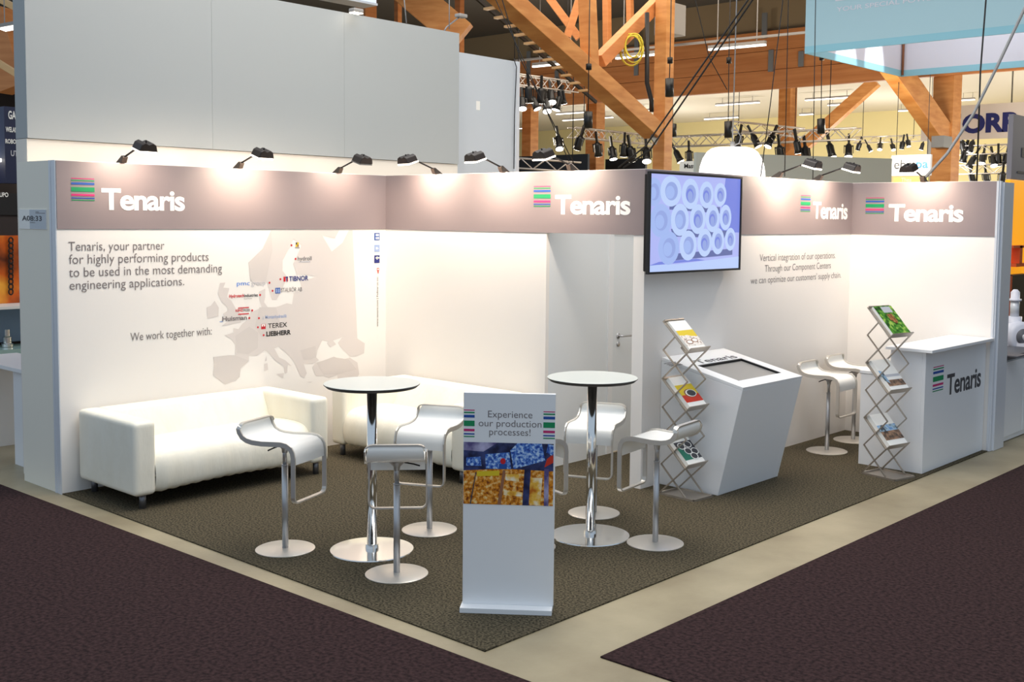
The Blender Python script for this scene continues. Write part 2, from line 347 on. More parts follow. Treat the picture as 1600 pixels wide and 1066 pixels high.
# least squares of wall (y, z) on mercator coordinates
def solve3(A, b):
    m = Matrix(A); return m.inverted() @ Vector(b)
rows = [(1.0,)+merc(*g) for g, _ in ref]; ws = [at(*zp(*p), pl=plM) for _, p in ref]
AtA = [[sum(r[i]*r[j] for r in rows) for j in range(3)] for i in range(3)]
cy = solve3(AtA, [sum(r[i]*w.y for r, w in zip(rows, ws)) for i in range(3)])
cz = solve3(AtA, [sum(r[i]*w.z for r, w in zip(rows, ws)) for i in range(3)])
def geo(lo, la, e=E):
    v = Vector((1.0,)+merc(lo, la)); return Vector((e, cy.dot(v), cz.dot(v)))
LAND = {
 'europe': [(-9.5, 38.7), (-8.8, 41.5), (-9, 43.2), (-4, 43.5), (-1.6, 43.4), (-1.2, 46), (-2.5, 47.3), (-4.7, 48.2), (-1.6, 48.7), (-1.5, 49.7), (0.2, 49.5), (1.6, 50.6), (3.5, 51.4), (4.8, 53), (7, 53.5), (8.8, 54), (8.2, 55.5), (8.2, 57), (10.5, 57.6), (10.3, 56), (9.8, 55), (11, 54), (14, 54), (18, 54.8), (20, 54.6), (21, 57), (24, 57.2), (23.5, 59.2), (28, 59.6), (30, 60), (25, 60.2), (22.5, 60.2), (21.3, 62), (25, 65), (22, 65.8), (17.5, 62.5), (17.2, 60.8), (18.8, 59.8), (16.6, 57.5), (14.5, 55.6), (12.8, 55.5), (11.2, 58.8), (8, 58.1), (5.5, 59), (5.2, 62), (10.5, 64.2), (14, 67.4), (19, 69.8), (25, 71), (31, 70), (40, 67.5), (38, 66.2), (33, 66.6), (36.5, 64.2), (41, 65.6), (44, 68), (45.5, 68), (45, 46.5), (48, 45.2), (47.5, 42.5), (44, 41.8), (41.6, 41.8), (38, 44.4), (37, 45.6), (39, 47.1), (35, 46.2), (36.2, 45.2), (33.8, 44.5), (32.6, 45.5), (33.2, 46.1), (30.8, 46.4), (28.6, 43.8), (28, 42), (29, 41.2), (26.4, 40.3), (23, 40.4), (24, 37.8), (23, 36.5), (21.5, 37), (19.5, 41), (18, 42.6), (14, 45.2), (12.4, 44.8), (14, 42.4), (16.2, 41.6), (18.4, 40), (17, 40.4), (16.6, 38.2), (15.7, 38), (15.5, 40), (12.3, 41.8), (10.3, 43.8), (8.8, 44.4), (6, 43.1), (3.2, 43.2), (3, 41.8), (0, 40), (-0.5, 37.8), (-2, 36.8), (-5.6, 36)],
 'turkey': [(26.2, 39.3), (27.5, 40.5), (31, 41.1), (35, 42), (38, 41), (41.5, 41.5), (44.5, 40), (45, 36.5), (42, 34), (41, 32), (38, 31.2), (36, 31.5), (36, 36.8), (32.5, 36), (30.5, 36.7), (27.5, 36.8)],
 'britain': [(-5.5, 50.2), (-3.5, 50.4), (1.2, 51), (1.5, 52.6), (0, 53.5), (-1.6, 55.3), (-3, 56), (-2, 57.6), (-4, 57.7), (-3.2, 58.6), (-5, 58.5), (-6, 56.6), (-4.8, 55), (-3, 54), (-3.2, 53.3), (-4.6, 52.8), (-4.3, 52), (-5, 51.7), (-3, 51.3)],
 'ireland': [(-10, 51.8), (-6.3, 52.3), (-6, 54), (-7.2, 55.3), (-8.5, 54.4), (-10, 54)],
 'sicily': [(12.5, 38), (15.4, 38.2), (15, 36.8)], 'sardinia': [(8.3, 39), (9.7, 39.3), (9.6, 41.1), (8.4, 40.9)], 'corsica': [(8.7, 41.6), (9.4, 41.7), (9.4, 43)],
 'crete': [(23.6, 35.3), (26.2, 35.2), (25, 35)]}
wmap = thing('wall_map', 'pale grey map of Europe with company logos printed on the wall', 'map', (E, 1.7, 1.2))
def fill(mb, pts, m):
    from mathutils.geometry import tessellate_polygon
    tr = tessellate_polygon([[Vector((p[1], p[2], 0)) for p in pts]]); fs = []
    for a, b, c in tr:
        if ((pts[b]-pts[a]).cross(pts[c]-pts[a])).x < 0: a, b = b, a
        fs.append((a, b, c))
    mb.add(pts, fs, m)
mb = MB()
def clampw(p): p.y = min(p.y, 2.93); p.z = min(max(p.z, 0.5), ZF-0.01); return p
for k, pts in LAND.items():
    fill(mb, [clampw(geo(*p)) for p in pts], 'map')
mb.build('land', wmap, world=True)
mb = MB()
for pts in ([(5.5, 59), (5.2, 62), (10.5, 64.2), (14, 67.4), (14, 64), (12, 61), (11, 59)], [(-9.5, 38.7), (-8.8, 41.5), (-9, 43.2), (-1.6, 43.4), (3, 42), (0, 40), (-0.5, 37.8), (-5.6, 36)], [(8, 54), (14, 54), (15, 51), (13, 48.5), (8, 47.6), (6, 50)],
            [(22, 44), (28, 45), (28, 42), (26, 41.5), (23, 41.5)], [(28, 40.5), (35, 41.8), (41, 41), (44, 38), (36.5, 37), (30.5, 37)], [(-1, 48), (4, 50), (7, 48.6), (6.5, 45), (3, 43.5), (-1, 44)]):
    fill(mb, [clampw(geo(*p, 0.0022)) for p in pts], 'map2')
mb.build('shaded_countries', wmap, world=True)
plL = (Vector((0.003, 0, 0)), X_)
def logo(name, items, icon=None, label=None):
    mb = MB()
    for s, x0, x1, yb, yt, m, bold in items:
        letter_px(mb, s, plL, Y_, (0, 0, 1), zp(x0, yb), zp(x1, yb), zp(x0, yt), m, bold)
    if icon: icon(mb)
    o = mb.build('company_logo', wmap, world=True); tag(o, label); return o
def rect(x0, y0, x1, y1, m, e=0.003):
    def f(mb):
        a, b = at(*zp(x0, y0), pl=(Vector((e, 0, 0)), X_)), at(*zp(x1, y1), pl=(Vector((e, 0, 0)), X_))
        mb.poly([(e, a.y, b.z), (e, b.y, b.z), (e, b.y, a.z), (e, a.y, a.z)], m)
    return f
def many(*fs):
    def f(mb):
        for q in fs: q(mb)
    return f
logo('a', [('hydroll', 515, 597, 256, 232, 'textdark', 0)], rect(520, 262, 590, 265, 'palegrey'), 'small dark grey lettering')
logo('b', [('TIBNOR', 464, 578, 379, 350, 'navy', 0.02)], many(rect(430, 352, 443, 381, 'red'), rect(443, 352, 457, 360, 'navy'), rect(447, 362, 452, 381, 'navy'), rect(453, 360, 457, 381, 'red')), 'navy lettering with square emblem')
logo('c', [('STALRÖR AB', 416, 540, 444, 420, 'textgrey', 0)], many(rect(381, 419, 411, 451, 'blue'), rect(385, 424, 394, 447, 'paleblue', .0036), rect(398, 424, 407, 447, 'paleblue', .0036)), 'grey lettering with blue square emblem')
logo('d', [('pmc', 153, 230, 405, 380, 'skyblue', 0), ('group', 238, 322, 405, 378, 'palegrey', -0.005)], None, 'blue and pale grey lettering')
logo('e', [('Hydrotech', 107, 195, 478, 458, 'red', 0.02), ('Industries', 196, 278, 474, 455, 'textdark', 0.02), ('Fluid Power', 196, 244, 487, 481, 'textgrey', 0)], None, 'red and black lettering')
logo('f', [('KENZ', 145, 190, 562, 547, 'red', 0.03), ('FIGEE', 191, 231, 560, 546, 'textgrey', 0.02)], many(rect(160, 536, 225, 538, 'red'), rect(160, 573, 225, 575, 'red')), 'red and grey lettering')
logo('g', [('Huisman', 66, 213, 618, 590, 'textgrey', 0.025)], many(rect(50, 618, 70, 622, 'paleblue')), 'bold grey lettering')
logo('h', [('Montanhydraulik', 322, 450, 603, 583, 'paleblue', 0.01)], many(rect(302, 602, 316, 606, 'palegrey'), rect(306, 588, 312, 602, 'palegrey')), 'pale blue lettering')
logo('i', [('TEREX', 338, 452, 659, 631, 'textblack', 0.01)], many(rect(297, 635, 324, 663, 'red'), rect(300, 636, 321, 645, 'paper', .0036), rect(308, 640, 313, 655, 'red', .0042), rect(302, 645, 319, 648, 'paper', .004)), 'black capitals with red square emblem')
logo('j', [('LIEBHERR', 328, 474, 708, 679, 'textblack', 0.04)], None, 'heavy black capitals')
logo('k', [], many(rect(503, 148, 521, 174, 'yellowprint'), rect(503, 148, 512, 161, 'textdark', .0036), rect(512, 161, 521, 174, 'brown', .0036), rect(497, 178, 526, 181, 'textgrey')), 'small shield crest')
for p in [(478, 165), (502, 246), (412, 367), (347, 388), (365, 436), (291, 461), (244, 553), (227, 598), (284, 599), (278, 653), (312, 700)]:
    c = at(*zp(*p), pl=plL); mb = MB(); mb.poly([c+Vector((0, 0.0095*math.cos(t*PI/6), 0.0095*math.sin(t*PI/6))) for t in range(12)], 'red'); mb.build('location_dot', wmap, world=True)
soc = thing('social_icons', 'column of small blue icons with tiny upright web address by the corner', 'icons', (0.003, 3.07, 1.2))
for (y0, y1, m, inner) in ((92, 135, 'blue', [(978, 98, 998, 110), (978, 116, 984, 130), (988, 116, 998, 130)]), (162, 204, 'paleblue', [(980, 176, 990, 190), (986, 182, 996, 186)]), (225, 270, 'navy', [(978, 236, 1000, 244), (984, 232, 990, 250)])):
    mb = MB(); rect(970, y0, 1002, y1, m)(mb)
    for q in inner: rect(*q, 'paper', .0036)(mb)
    mb.build('icon', soc, world=True)
mb = MB(); rect(986, 300, 999, 318, 'redprint')(mb); rect(990, 318, 996, 332, 'redprint')(mb); rect(989, 304, 996, 313, 'paper', .0036)(mb); mb.build('icon', soc, world=True)
a = at(*zp(994, 648), pl=plL); b = at(*zp(994, 352), pl=plL); mb = MB()
lettering(mb, 'www.tenaris.com | Follow us on:', a, (0, 0, 1), (0, -1, 0), b.z-a.z, 0.022, 'textgrey'); mb.build('web_address', soc, world=True)
mb = MB()
for s, p0, p1, c in (('Tenaris, your partner', (107, 392), (257, 391), (107, 378)), ('for highly performing products', (108, 412.5), (326, 410), (108, 398)), ('to be used in the most demanding', (108, 433), (347, 428.5), (108, 418.5)), ('engineering applications.', (109, 453), (288, 450), (109, 439)), ):
    letter_px(mb, s, plL, Y_, (0, 0, 1), p0, p1, c, 'textgrey', -0.004)
tag(mb.build('wall_lettering'), 'four lines of grey slogan lettering under the fascia of the map wall', 'lettering')
mb = MB(); letter_px(mb, 'We work together with:', plL, Y_, (0, 0, 1), (204, 533), (331, 526), (204, 520.5), 'textgrey', -0.004)
tag(mb.build('wall_lettering'), 'single line of grey lettering beside the map, above the sofa', 'lettering')
plS = (Vector((WB+0.0015, 0, 0)), X_); mb = MB()
q4 = lambda x, y: (1150+x*0.28125, 260+y*0.28125)
for s, p0, p1, c in (('Vertical integration of our operations.', (132, 527), (552, 514), (132, 489)), ('Through our Component Centers', (160, 586), (526, 573), (160, 549)), ("we can optimize our customers' supply chain.", (82, 653), (583, 626), (82, 617))):
    letter_px(mb, s, plS, Y_, (0, 0, 1), q4(*p0), q4(*p1), q4(*c), 'textgrey', -0.006)
tag(mb.build('wall_lettering'), 'three lines of grey lettering on the wall between screen and counter', 'lettering')

# stand number cards
def card(label, x0, x1, z0, z1, y, num, px):
    t = thing('stand_number_card', label, 'sign', ((x0+x1)/2, y, z0), group='stand number cards')
    MB().box((x0, y-0.006, z0), (x1, y, z1), 'paper').build('card', t, world=True)
    mb = MB(); mb.poly([(x0+(x1-x0)*.4, y-.0066, z0+.002), (x1-.002, y-.0066, z0+.002), (x1-.002, y-.0066, z1-.002), (x0+(x1-x0)*.4, y-.0066, z1-.002)], 'bluegrey'); mb.build('tint_panel', t, world=True)
    mb = MB(); w = x1-x0; h = z1-z0
    lettering(mb, num, (x0+w*.12, y-.0075, z0+h*.42), X_, (0, 0, 1), w*.72, h*.25, 'textdark', 0.015)
    lettering(mb, 'Tenaris', (x0+w*.4, y-.0075, z0+h*.31), X_, (0, 0, 1), w*.2, h*.06, 'textgrey') if num == 'A08:33' else None
    for a_, b_, h_ in ((.62, .74, .86), (.62, .96, .80)): mb.poly([(x0+w*a_, y-.0075, z0+h*h_), (x0+w*b_, y-.0075, z0+h*h_), (x0+w*b_, y-.0075, z0+h*h_+.004), (x0+w*a_, y-.0075, z0+h*h_+.004)], 'textgrey')
    mb.build('number', t, world=True)
card('white stand number card fixed to the outer end panel', -0.625, -0.155, 1.985, 2.135, 0.0, 'A08:33', None)

# ------------------------------------------------------------------ arm lamps on the walls
def lamp_mesh():
    t = thing('arm_lamp', 'x', 'lamp', group='black arm lamps on the stand walls')
    # local: wall top at origin, arm reaches along +x
    mb = MB(); mb.prism([(-0.05, -0.022, 0), (0.05, -0.022, 0), (0.075, -0.022, 0.045), (0.05, -0.022, 0.058)], (0, 0.044, 0), 'lampblack'); mb.build('clamp', t, bevel=0.004)
    mb = MB(); mb.tube([(0.055, 0, 0.045), (0.32, 0, 0.128)], 0.0075, 'darkmetal', 8); mb.build('arm', t)
    mb = MB()
    prof = [(-0.075, 0), (-0.058, 0.05), (-0.03, 0.066), (0, 0.052), (0.03, 0.066), (0.058, 0.05), (0.075, 0)]
    o = Vector((0.35, 0, 0.095)); ax = Vector((1, 0, -0.30)).normalized(); up = Vector((0.30, 0, 1)).normalized()
    mb.prism([o+Vector((0, p[0], 0))+up*p[1]-ax*0.045 for p in prof], ax*0.12, 'lampblack'); hdo = mb.build('lamp_head', t, bevel=0.006)
    mb = MB(); mb.tube([o+ax*0.02+up*0.05, o+ax*0.02+up*0.075], 0.006, 'darkmetal', 8); mb.build('knob', hdo)
    mb = MB(); mb.obox(o-ax*0.052-Vector((0, 0.068, 0))-up*0.012, ax*0.128, (0, 0.136, 0), up*0.010, 'glow'); tag(mb.build('lamp_glass', t), 'glowing glass')
    return t
lamp0 = lamp_mesh(); LAMPS = [
 ((-0.02, 0.52, H), 0, 'black arm lamp on the map wall, first from its outer end', 1.0),
 ((-0.02, 1.556, H), 0, 'black arm lamp on the map wall, middle of its three', 1.0),
 ((-0.02, 2.597, H), 0, 'black arm lamp on the map wall, last before the inner corner', 0.08),
 ((0.70, WA+0.02, H), -90, 'black arm lamp on the back wall, first beside the inner corner', 1.0),
 ((1.544, WA+0.02, H), -90, 'black arm lamp on the back wall, middle of its three', 1.0),
 ((2.31, WA+0.02, H), -90, 'black arm lamp on the back wall, above the door opening', 0.8),
 ((WB-0.02, 5.15, H), 0, 'black arm lamp behind the screen, nearer of the pair on the wall with three lines', 1.5),
 ((WB-0.02, 5.90, H), 0, 'black arm lamp on the wall with three lines, next to the far corner', 0.9),
 ((3.79, WC+0.02, H), -90, 'black arm lamp above the reception counter sign', 0.7)]
for i, (loc, rz, lab, pw) in enumerate(LAMPS):
    o = lamp0 if i == 0 else copy_tree(lamp0)
    o.location = loc; o.rotation_euler = (0, 0, math.radians(rz)); o['label'] = lab
    if i == 2:
        for ch in o.children:
            if ch.name.startswith('lamp_glass'): ch.data = ch.data.copy(); ch.data.materials[0] = M['hvac']; ch['label'] = 'unlit glass'
    l = bpy.data.lights.new('lamp_bulb', 'SPOT'); l.energy = 18*pw; l.color = (1.0, 0.82, 0.64); l.spot_size = math.radians(165); l.spot_blend = 0.8; l.shadow_soft_size = 0.04
    lo = bpy.data.objects.new('lamp_bulb', l); C.objects.link(lo); lo.parent = o; lo.location = (0.325, 0, 0.07)
    lo.rotation_euler = Vector((-0.75, 0, -0.75)).to_track_quat('-Z', 'Y').to_euler()

# ------------------------------------------------------------------ screen on the wall
tv = thing('wall_screen', 'black wall-mounted screen showing stacked pipes, on the corner of the side wall', 'screen', (WB, 3.75, 1.69))
y0, y1, z0, z1, xf = 3.085, 4.402, 1.693, 2.478, 3.158
MB().box((WB+0.03, y0+.02, z0+.02), (xf-0.022, y1-.02, z1-.02), 'darkmetal').box((WB+0.0065, 3.5, 1.8), (WB+0.03, 4.1, 2.4), 'darkmetal').build('housing', tv, world=True, bevel=0.006)
mb = MB(); bz = 0.017
for a, b in (((y0, z0), (y1, z0+bz)), ((y0, z1-bz), (y1, z1)), ((y0, z0+bz), (y0+bz, z1-bz)), ((y1-bz, z0+bz), (y1, z1-bz))):
    mb.box((xf-0.03, a[0], a[1]), (xf, b[0], b[1]), 'black')
mb.build('bezel', tv, world=True, bevel=0.002)
def emat(name, rgb, s=1.0):
    m = mat(name, (4, 4, 4), 0.3, emit=rgb, estr=s); return m
S0 = emat('screen_lavender', (176, 184, 244)); S1 = emat('screen_pale', (196, 212, 252)); S2 = emat('screen_ring', (190, 210, 250)); S3 = emat('screen_bore', (150, 168, 226)); S4 = emat('screen_dark', (100, 110, 166)); S5 = emat('screen_blue', (120, 134, 222)); S6 = emat('screen_floor', (186, 206, 250)); S7 = emat('screen_mid', (164, 186, 240))
mb = MB(); ya, yb, za, zb = y0+bz, y1-bz, z0+bz, z1-bz
def sp(u, v, k):
    u = min(1, max(0, u)); v = min(1, max(0, v)); return Vector((xf-0.012+k*0.001, ya+(yb-ya)*u, zb-(zb-za)*v))
mb.poly([sp(0, 1, 0), sp(1, 1, 0), sp(1, 0, 0), sp(0, 0, 0)], S0)
mb.poly([sp(.75, .6, 1), sp(1, .6, 1), sp(1, 0, 1), sp(.82, 0, 1)], S5)
mb.poly([sp(0, 1, 1), sp(1, 1, 1), sp(1, .87, 1), sp(0.3, .93, 1), sp(0, .93, 1)], S6)
mb.poly([sp(.0, .935, 1.4), sp(.6, .90, 1.4), sp(.5, .88, 1.4), sp(.1, .90, 1.4)], S5)
mb.poly([sp(.22, .56, 1.2), sp(.85, .58, 1.2), sp(.82, .66, 1.2), sp(.24, .64, 1.2)], S4)
mb.poly([sp(.2, .31, 1.2), sp(.76, .32, 1.2), sp(.76, .39, 1.2), sp(.2, .36, 1.2)], S4)
mb.poly([sp(.26, .82, 1.6), sp(.92, .78, 1.6), sp(.92, .85, 1.6), sp(.26, .89, 1.6)], S4)
def ell(u, v, ru, rv, m, k): mb.poly([sp(u+ru*math.cos(-t*PI/14), v+rv*math.sin(-t*PI/14), k) for t in range(28)], m)
def zz(x, y): return ((x-152)/(898-152), (y-118-(x-152)*.055)/(815))
PIPES = [(180, 270, 60, 118), (310, 265, 82, 130), (465, 290, 70, 132), (600, 300, 60, 118), (718, 300, 54, 105), (235, 510, 82, 140), (385, 510, 72, 138), (530, 510, 66, 130), (655, 510, 60, 122), (768, 505, 52, 115), (300, 745, 82, 142), (455, 735, 70, 130), (592, 720, 62, 124), (705, 715, 56, 118), (815, 705, 48, 104)]
for i, (x, y, rx, ry) in enumerate(PIPES):
    k = 2+i*0.12; u, v = zz(x, y); ru, rv = rx/746, ry/815
    ell(u, v, ru, rv, S2 if i % 5 else S7, k); ell(u+.004, v, ru*.60, rv*.60, S3, k+1.2)
    ell(u-.012+(i % 5)*.002, v+.012, ru*.42, rv*.42, S7 if i % 5 < 2 else S5, k+1.6)
    if i % 5 >= 2: ell(u-.004, v+.025, ru*.30, rv*.34, S3, k+2.0)
tag(mb.build('screen_picture', tv, world=True), 'pale blue picture of stacked pipes')

# ------------------------------------------------------------------ sofas
def sofa():
    t = thing('sofa', 'x', 'sofa', group='white slipcovered sofas')
    L, D, HH = 1.70, 0.85, 0.635      # local: back along x=0, front at +x, length along y
    def rbox(name, a, b, bev, par=t, cuts=10):
        bm = bmesh.new(); bmesh.ops.create_cube(bm, size=1)
        for v in bm.verts:
            v.co = Vector([(a[i]+b[i])/2+v.co[i]*(b[i]-a[i]) for i in range(3)])
        bmesh.ops.bevel(bm, geom=list(bm.edges), offset=bev, segments=4, profile=0.6, affect='EDGES')
        me = bpy.data.meshes.new(name); bm.to_mesh(me); bm.free(); me.materials.append(M['leather'])
        for p in me.polygons: p.use_smooth = True
        o = bpy.data.objects.new(name, me); C.objects.link(o); o.parent = par; return o
    ar = 0.17
    rbox('armrest', (0.0, 0, 0.10), (D, ar, HH), 0.042)
    rbox('armrest', (0.0, L-ar, 0.10), (D, L, HH), 0.042)
    # backrest: leaning pad
    mb = MB(); mb.prism([(0.0, ar-.02, 0.12), (0.0, ar-.02, HH), (0.16, ar-.02, HH), (0.30, ar-.02, 0.36), (0.30, ar-.02, 0.12)], (0, L-2*ar+.04, 0), 'leather')
    mb.build('backrest', t, bevel=0.03, seg=4, smooth=True)
    prof = [(0.2, 0.14), (0.2, 0.405), (0.40, 0.425), (0.62, 0.43), (0.76, 0.42), (0.825, 0.39), (0.862, 0.33), (0.872, 0.25), (0.866, 0.17), (0.85, 0.115), (0.80, 0.10)]
    mb = MB(); n = 40; vs = []; k = len(prof)
    for j in range(n+1):
        y = ar-0.005+(L-2*ar+0.01)*j/n; e = min(j, n-j)/n
        sag = 0.03*math.sin(PI*j/n)
        for i, (x, z) in enumerate(prof):
            w = (0.0025*math.sin(j*1.3+i*0.8)+0.002*math.sin(j*2.3+1)+0.007*math.sin(j*1.7+i*1.1)*math.exp(-min(j, n-j)/4.0)) if i >= 4 else 0
            pull = -0.03*max(0, 1-e/0.04) if i >= 4 else 0
            vs.append((x+w+pull, y, z+(0.012*math.sin(PI*j/n) if 2 <= i <= 4 else 0)+(sag*0.8+0.008*math.sin(j*2.3) if i >= 9 else 0)))
    fs = [(j*k+i, j*k+i+1, (j+1)*k+i+1, (j+1)*k+i) for j in range(n) for i in range(k-1)]
    fs = [tuple(reversed(f)) for f in fs]
    mb.add(vs, fs, 'leather', True); mb.build('seat_cushion', t, sub=1)
    for (x, y) in ((0.07, 0.09), (0.07, L-0.09), (D-0.06, 0.09), (D-0.06, L-0.09)):
        MB().tube([(x, y, 0), (x, y, 0.115)], 0.024, 'legmetal', 14).build('leg', t)
    return t
s1 = sofa(); s1.location = (0.035, 0.11, 0); s1['label'] = 'white slipcovered sofa against the map wall'
s2 = copy_tree(s1); s2.location = (0.30, WA-0.035, 0); s2.rotation_euler = (0, 0, -PI/2); s2['label'] = 'white slipcovered sofa against the plain back wall, behind the round table'

# ------------------------------------------------------------------ tables
def bar_table():
    t = thing('bar_table', 'x', 'table', group='round bar tables')
    R = 0.3; zt = 1.068
    mb = MB(); mb.lathe([(0, zt), (R-0.004, zt), (R, zt-0.003), (R, zt-0.008), (R-0.018, zt-0.024), (0, zt-0.024)], 'tabletop', 72, ms=['tabletop', 'tabletop', 'rubber', 'rubber', 'rubber'])
    weld(mb.build('tabletop', t), 0.3)
    MB().lathe([(0.0, zt-.03), (0.10, zt-.03), (0.10, zt-.024), (0, zt-.024)], 'darkmetal', 32).build('mounting_plate', t)
    mb = MB(); mb.tube([(0, 0, 0.01), (0, 0, zt-0.028)], 0.032, 'chrome', 32); mb.build('column', t)
    mb = MB(); mb.lathe([(0, 0.016), (0.045, 0.016), (0.20, 0.010), (0.262, 0.006), (0.264, 0), (0, 0)], 'chrome', 72); mb.lathe([(0.032, 0.04), (0.042, 0.04), (0.044, 0.015)], 'chrome', 32)
    weld(mb.build('base_plate', t), 0.5)
    return t
t1 = bar_table(); t1.location = (2.785, 0.69, 0); t1['label'] = 'round white bar table on chrome column before the sofas, beside the welcome board'
t2 = copy_tree(t1); t2.location = (3.585, 1.90, 0); t2['label'] = 'round white bar table on chrome column standing in front of the doorway'

# ------------------------------------------------------------------ bar stools
def bar_stool(lift):
    t = thing('bar_stool', 'x', 'stool', group='white bar stools with steel loops')
    Wd = 0.345; zs = 0.705+lift; LB = 0.35+lift
    # side profile, forward = +x
    P = [(-0.215, zs+0.105), (-0.222, zs+0.085), (-0.216, zs+0.055), (-0.195, zs+0.026), (-0.160, zs+0.008), (-0.12, zs), (-0.05, zs-0.003), (0.03, zs+0.001), (0.09, zs+0.004), (0.13, zs-0.002), (0.158, zs-0.018), (0.174, zs-0.042), (0.180, zs-0.075), (0.180, zs-0.12)]
    LP = [Vector((p[0], 0, p[1])) for p in P]
    # seat shell (ply sheet) 9 mm thick
    mb = MB(); n = len(LP); th = 0.010; wi = Wd/2-0.008; vs = []
    nr = []
    for i in range(n):
        d = (LP[min(i+1, n-1)]-LP[max(i-1, 0)]).normalized(); nr.append(Vector((-d.z, 0, d.x)))
    cols = [-1, -0.97, -0.5, 0, 0.5, 0.97, 1]
    for s in (0, 1):
        for i in range(n):
            for c_ in cols:
                p = LP[i]+nr[i]*(0.003-(th if s else 0)); w_ = wi*c_
                if i == 0: w_ *= 0.84
                elif i == 1: w_ *= 0.95
                vs.append(p+Vector((0, w_, 0)))
    m_ = len(cols); q = n*m_
    fs = [(i*m_+j, i*m_+j+1, (i+1)*m_+j+1, (i+1)*m_+j) for i in range(n-1) for j in range(m_-1)]
    fs += [tuple(q+x for x in reversed(f)) for f in fs]
    for i in range(n-1): fs += [(i*m_, (i+1)*m_, q+(i+1)*m_, q+i*m_), ((i+1)*m_+m_-1, i*m_+m_-1, q+i*m_+m_-1, q+(i+1)*m_+m_-1)]
    for j in range(m_-1): fs += [(j+1, j, q+j, q+j+1), ((n-1)*m_+j, (n-1)*m_+j+1, q+(n-1)*m_+j+1, q+(n-1)*m_+j)]
    mb.add(vs, fs, 'gloss', True); o = mb.build('seat', t); o.data.set_sharp_from_angle(angle=0.9)
    # flat steel band frame: closed loop
    hw = Wd/2; r = 0.035; path = []
    def side(s): return [Vector((p.x, s*hw, p.z)) for p in LP]
    A = side(1)[:]; B = side(-1)[:]
    low = []
    zc = LB+r; xb = 0.180
    low1 = [Vector((xb, hw, zs-0.25)), Vector((xb, hw, zc))]+[Vector((xb, hw-r+r*math.cos(a*PI/8), zc-r*math.sin(a*PI/8))) for a in range(1, 5)]
    low2 = [Vector((p.x, -p.y, p.z)) for p in reversed(low1)]
    top = [Vector((LP[0].x+0.002, hw-0.045+0.045*math.cos(a*PI/8), LP[0].z-0.03+0.035*math.sin(a*PI/8))) for a in range(4, 0, -1)]
    A[0] = Vector((-0.222, hw, LP[0].z-0.03)); B[0] = Vector((-0.222, -hw, LP[0].z-0.03))
    A.pop(1); B.pop(1)
    top2 = [Vector((p.x, -p.y, p.z)) for p in reversed(top)]
    path = A+low1+low2+B[::-1]+top2+top
    # band section: wide (22 mm) in the loop's sheet, thin (8 mm) outward from its surface
    mb = MB(); N = len(path); vs = []
    cen = Vector((0.02, 0, zs-0.1))
    for i, p in enumerate(path):
        d = (path[(i+1) % N]-path[i-1]).normalized()
        if abs(p.y) >= hw-1e-4: sd = Vector((0, 1, 0)) if p.y > 0 else Vector((0, -1, 0))
        else:
            sd = Vector((0, p.y, 0)); zz_ = p.z-(zc if p.z < zs-0.1 else LP[0].z-0.03)
            fy = max(0.0, (abs(p.y)-(hw-0.05))/0.05); sd = Vector((0, fy*(1 if p.y > 0 else -1), -(1-fy) if p.z < zs-0.1 else (1-fy)))
            if sd.length < 1e-3: sd = Vector((0, 0, 1))
            sd.normalize()
        sd = (sd-d*sd.dot(d)).normalized(); up = d.cross(sd)
        hwid, hth = 0.0150, 0.0045
        for a, b in ((-1, -1), (1, -1), (1, 1), (-1, 1)): vs.append(p+up*a*hwid+sd*b*hth)
    fs = []
    for i in range(N):
        j = (i+1) % N
        # keep corners aligned between frames
        base_i = [vs[i*4+k] for k in range(4)]; base_j = [vs[j*4+k] for k in range(4)]
        best = min(range(4), key=lambda s_: sum((base_i[k]-base_j[(k+s_) % 4]).length for k in range(4)))
        fs += [(i*4+k, i*4+(k+1) % 4, j*4+(k+1+best) % 4, j*4+(k+best) % 4) for k in range(4)]
    mb.add(vs, fs, 'steel'); fo = mb.build('loop_frame', t, bevel=0.0)
    bm = bmesh.new(); bm.from_mesh(fo.data); bmesh.ops.recalc_face_normals(bm, faces=bm.faces); bm.to_mesh(fo.data); bm.free()
    # column
    zt = zs-0.03
    mb = MB(); mb.tube([(0, 0, 0.008), (0, 0, 0.54+lift)], 0.0195, 'satin', 20); mb.tube([(0, 0, 0.54+lift), (0, 0, 0.545+lift)], 0.021, 'satin', 20); mb.build('lower_column', t)
    mb = MB(); mb.tube([(0, 0, 0.54+lift), (0, 0, zt)], 0.0135, 'satin', 16); mb.build('upper_column', t)
    mb = MB(); mb.tube([(0, 0, zt-0.055), (0, 0, zt-0.03), (0, 0, zt-0.005), (0, 0, zt+0.018)], [0.017, 0.02, 0.045, 0.055], 'satin', 20); sw = mb.build('swivel_bracket', t)
    mb = MB(); mb.tube([(0, -0.02, zt), (-0.02, -0.10, zt-0.012), (-0.03, -0.135, zt-0.02)], 0.0045, 'darkmetal', 6); mb.build('height_lever', sw)
    mb = MB(); mb.lathe([(0, 0.012), (0.02, 0.012), (0.178, 0.008), (0.186, 0.004), (0.186, 0), (0, 0)], 'steel', 64); weld(mb.build('base_plate', t), 0.5)
    return t
stoolA = bar_stool(0.0); stoolB = bar_stool(-0.05)
F7 = math.radians(75); p7 = at(884, 774, z=0.35); p7 = p7-0.18*Vector((math.cos(F7), math.sin(F7), 0))+0.172*Vector((-math.sin(F7), math.cos(F7), 0))
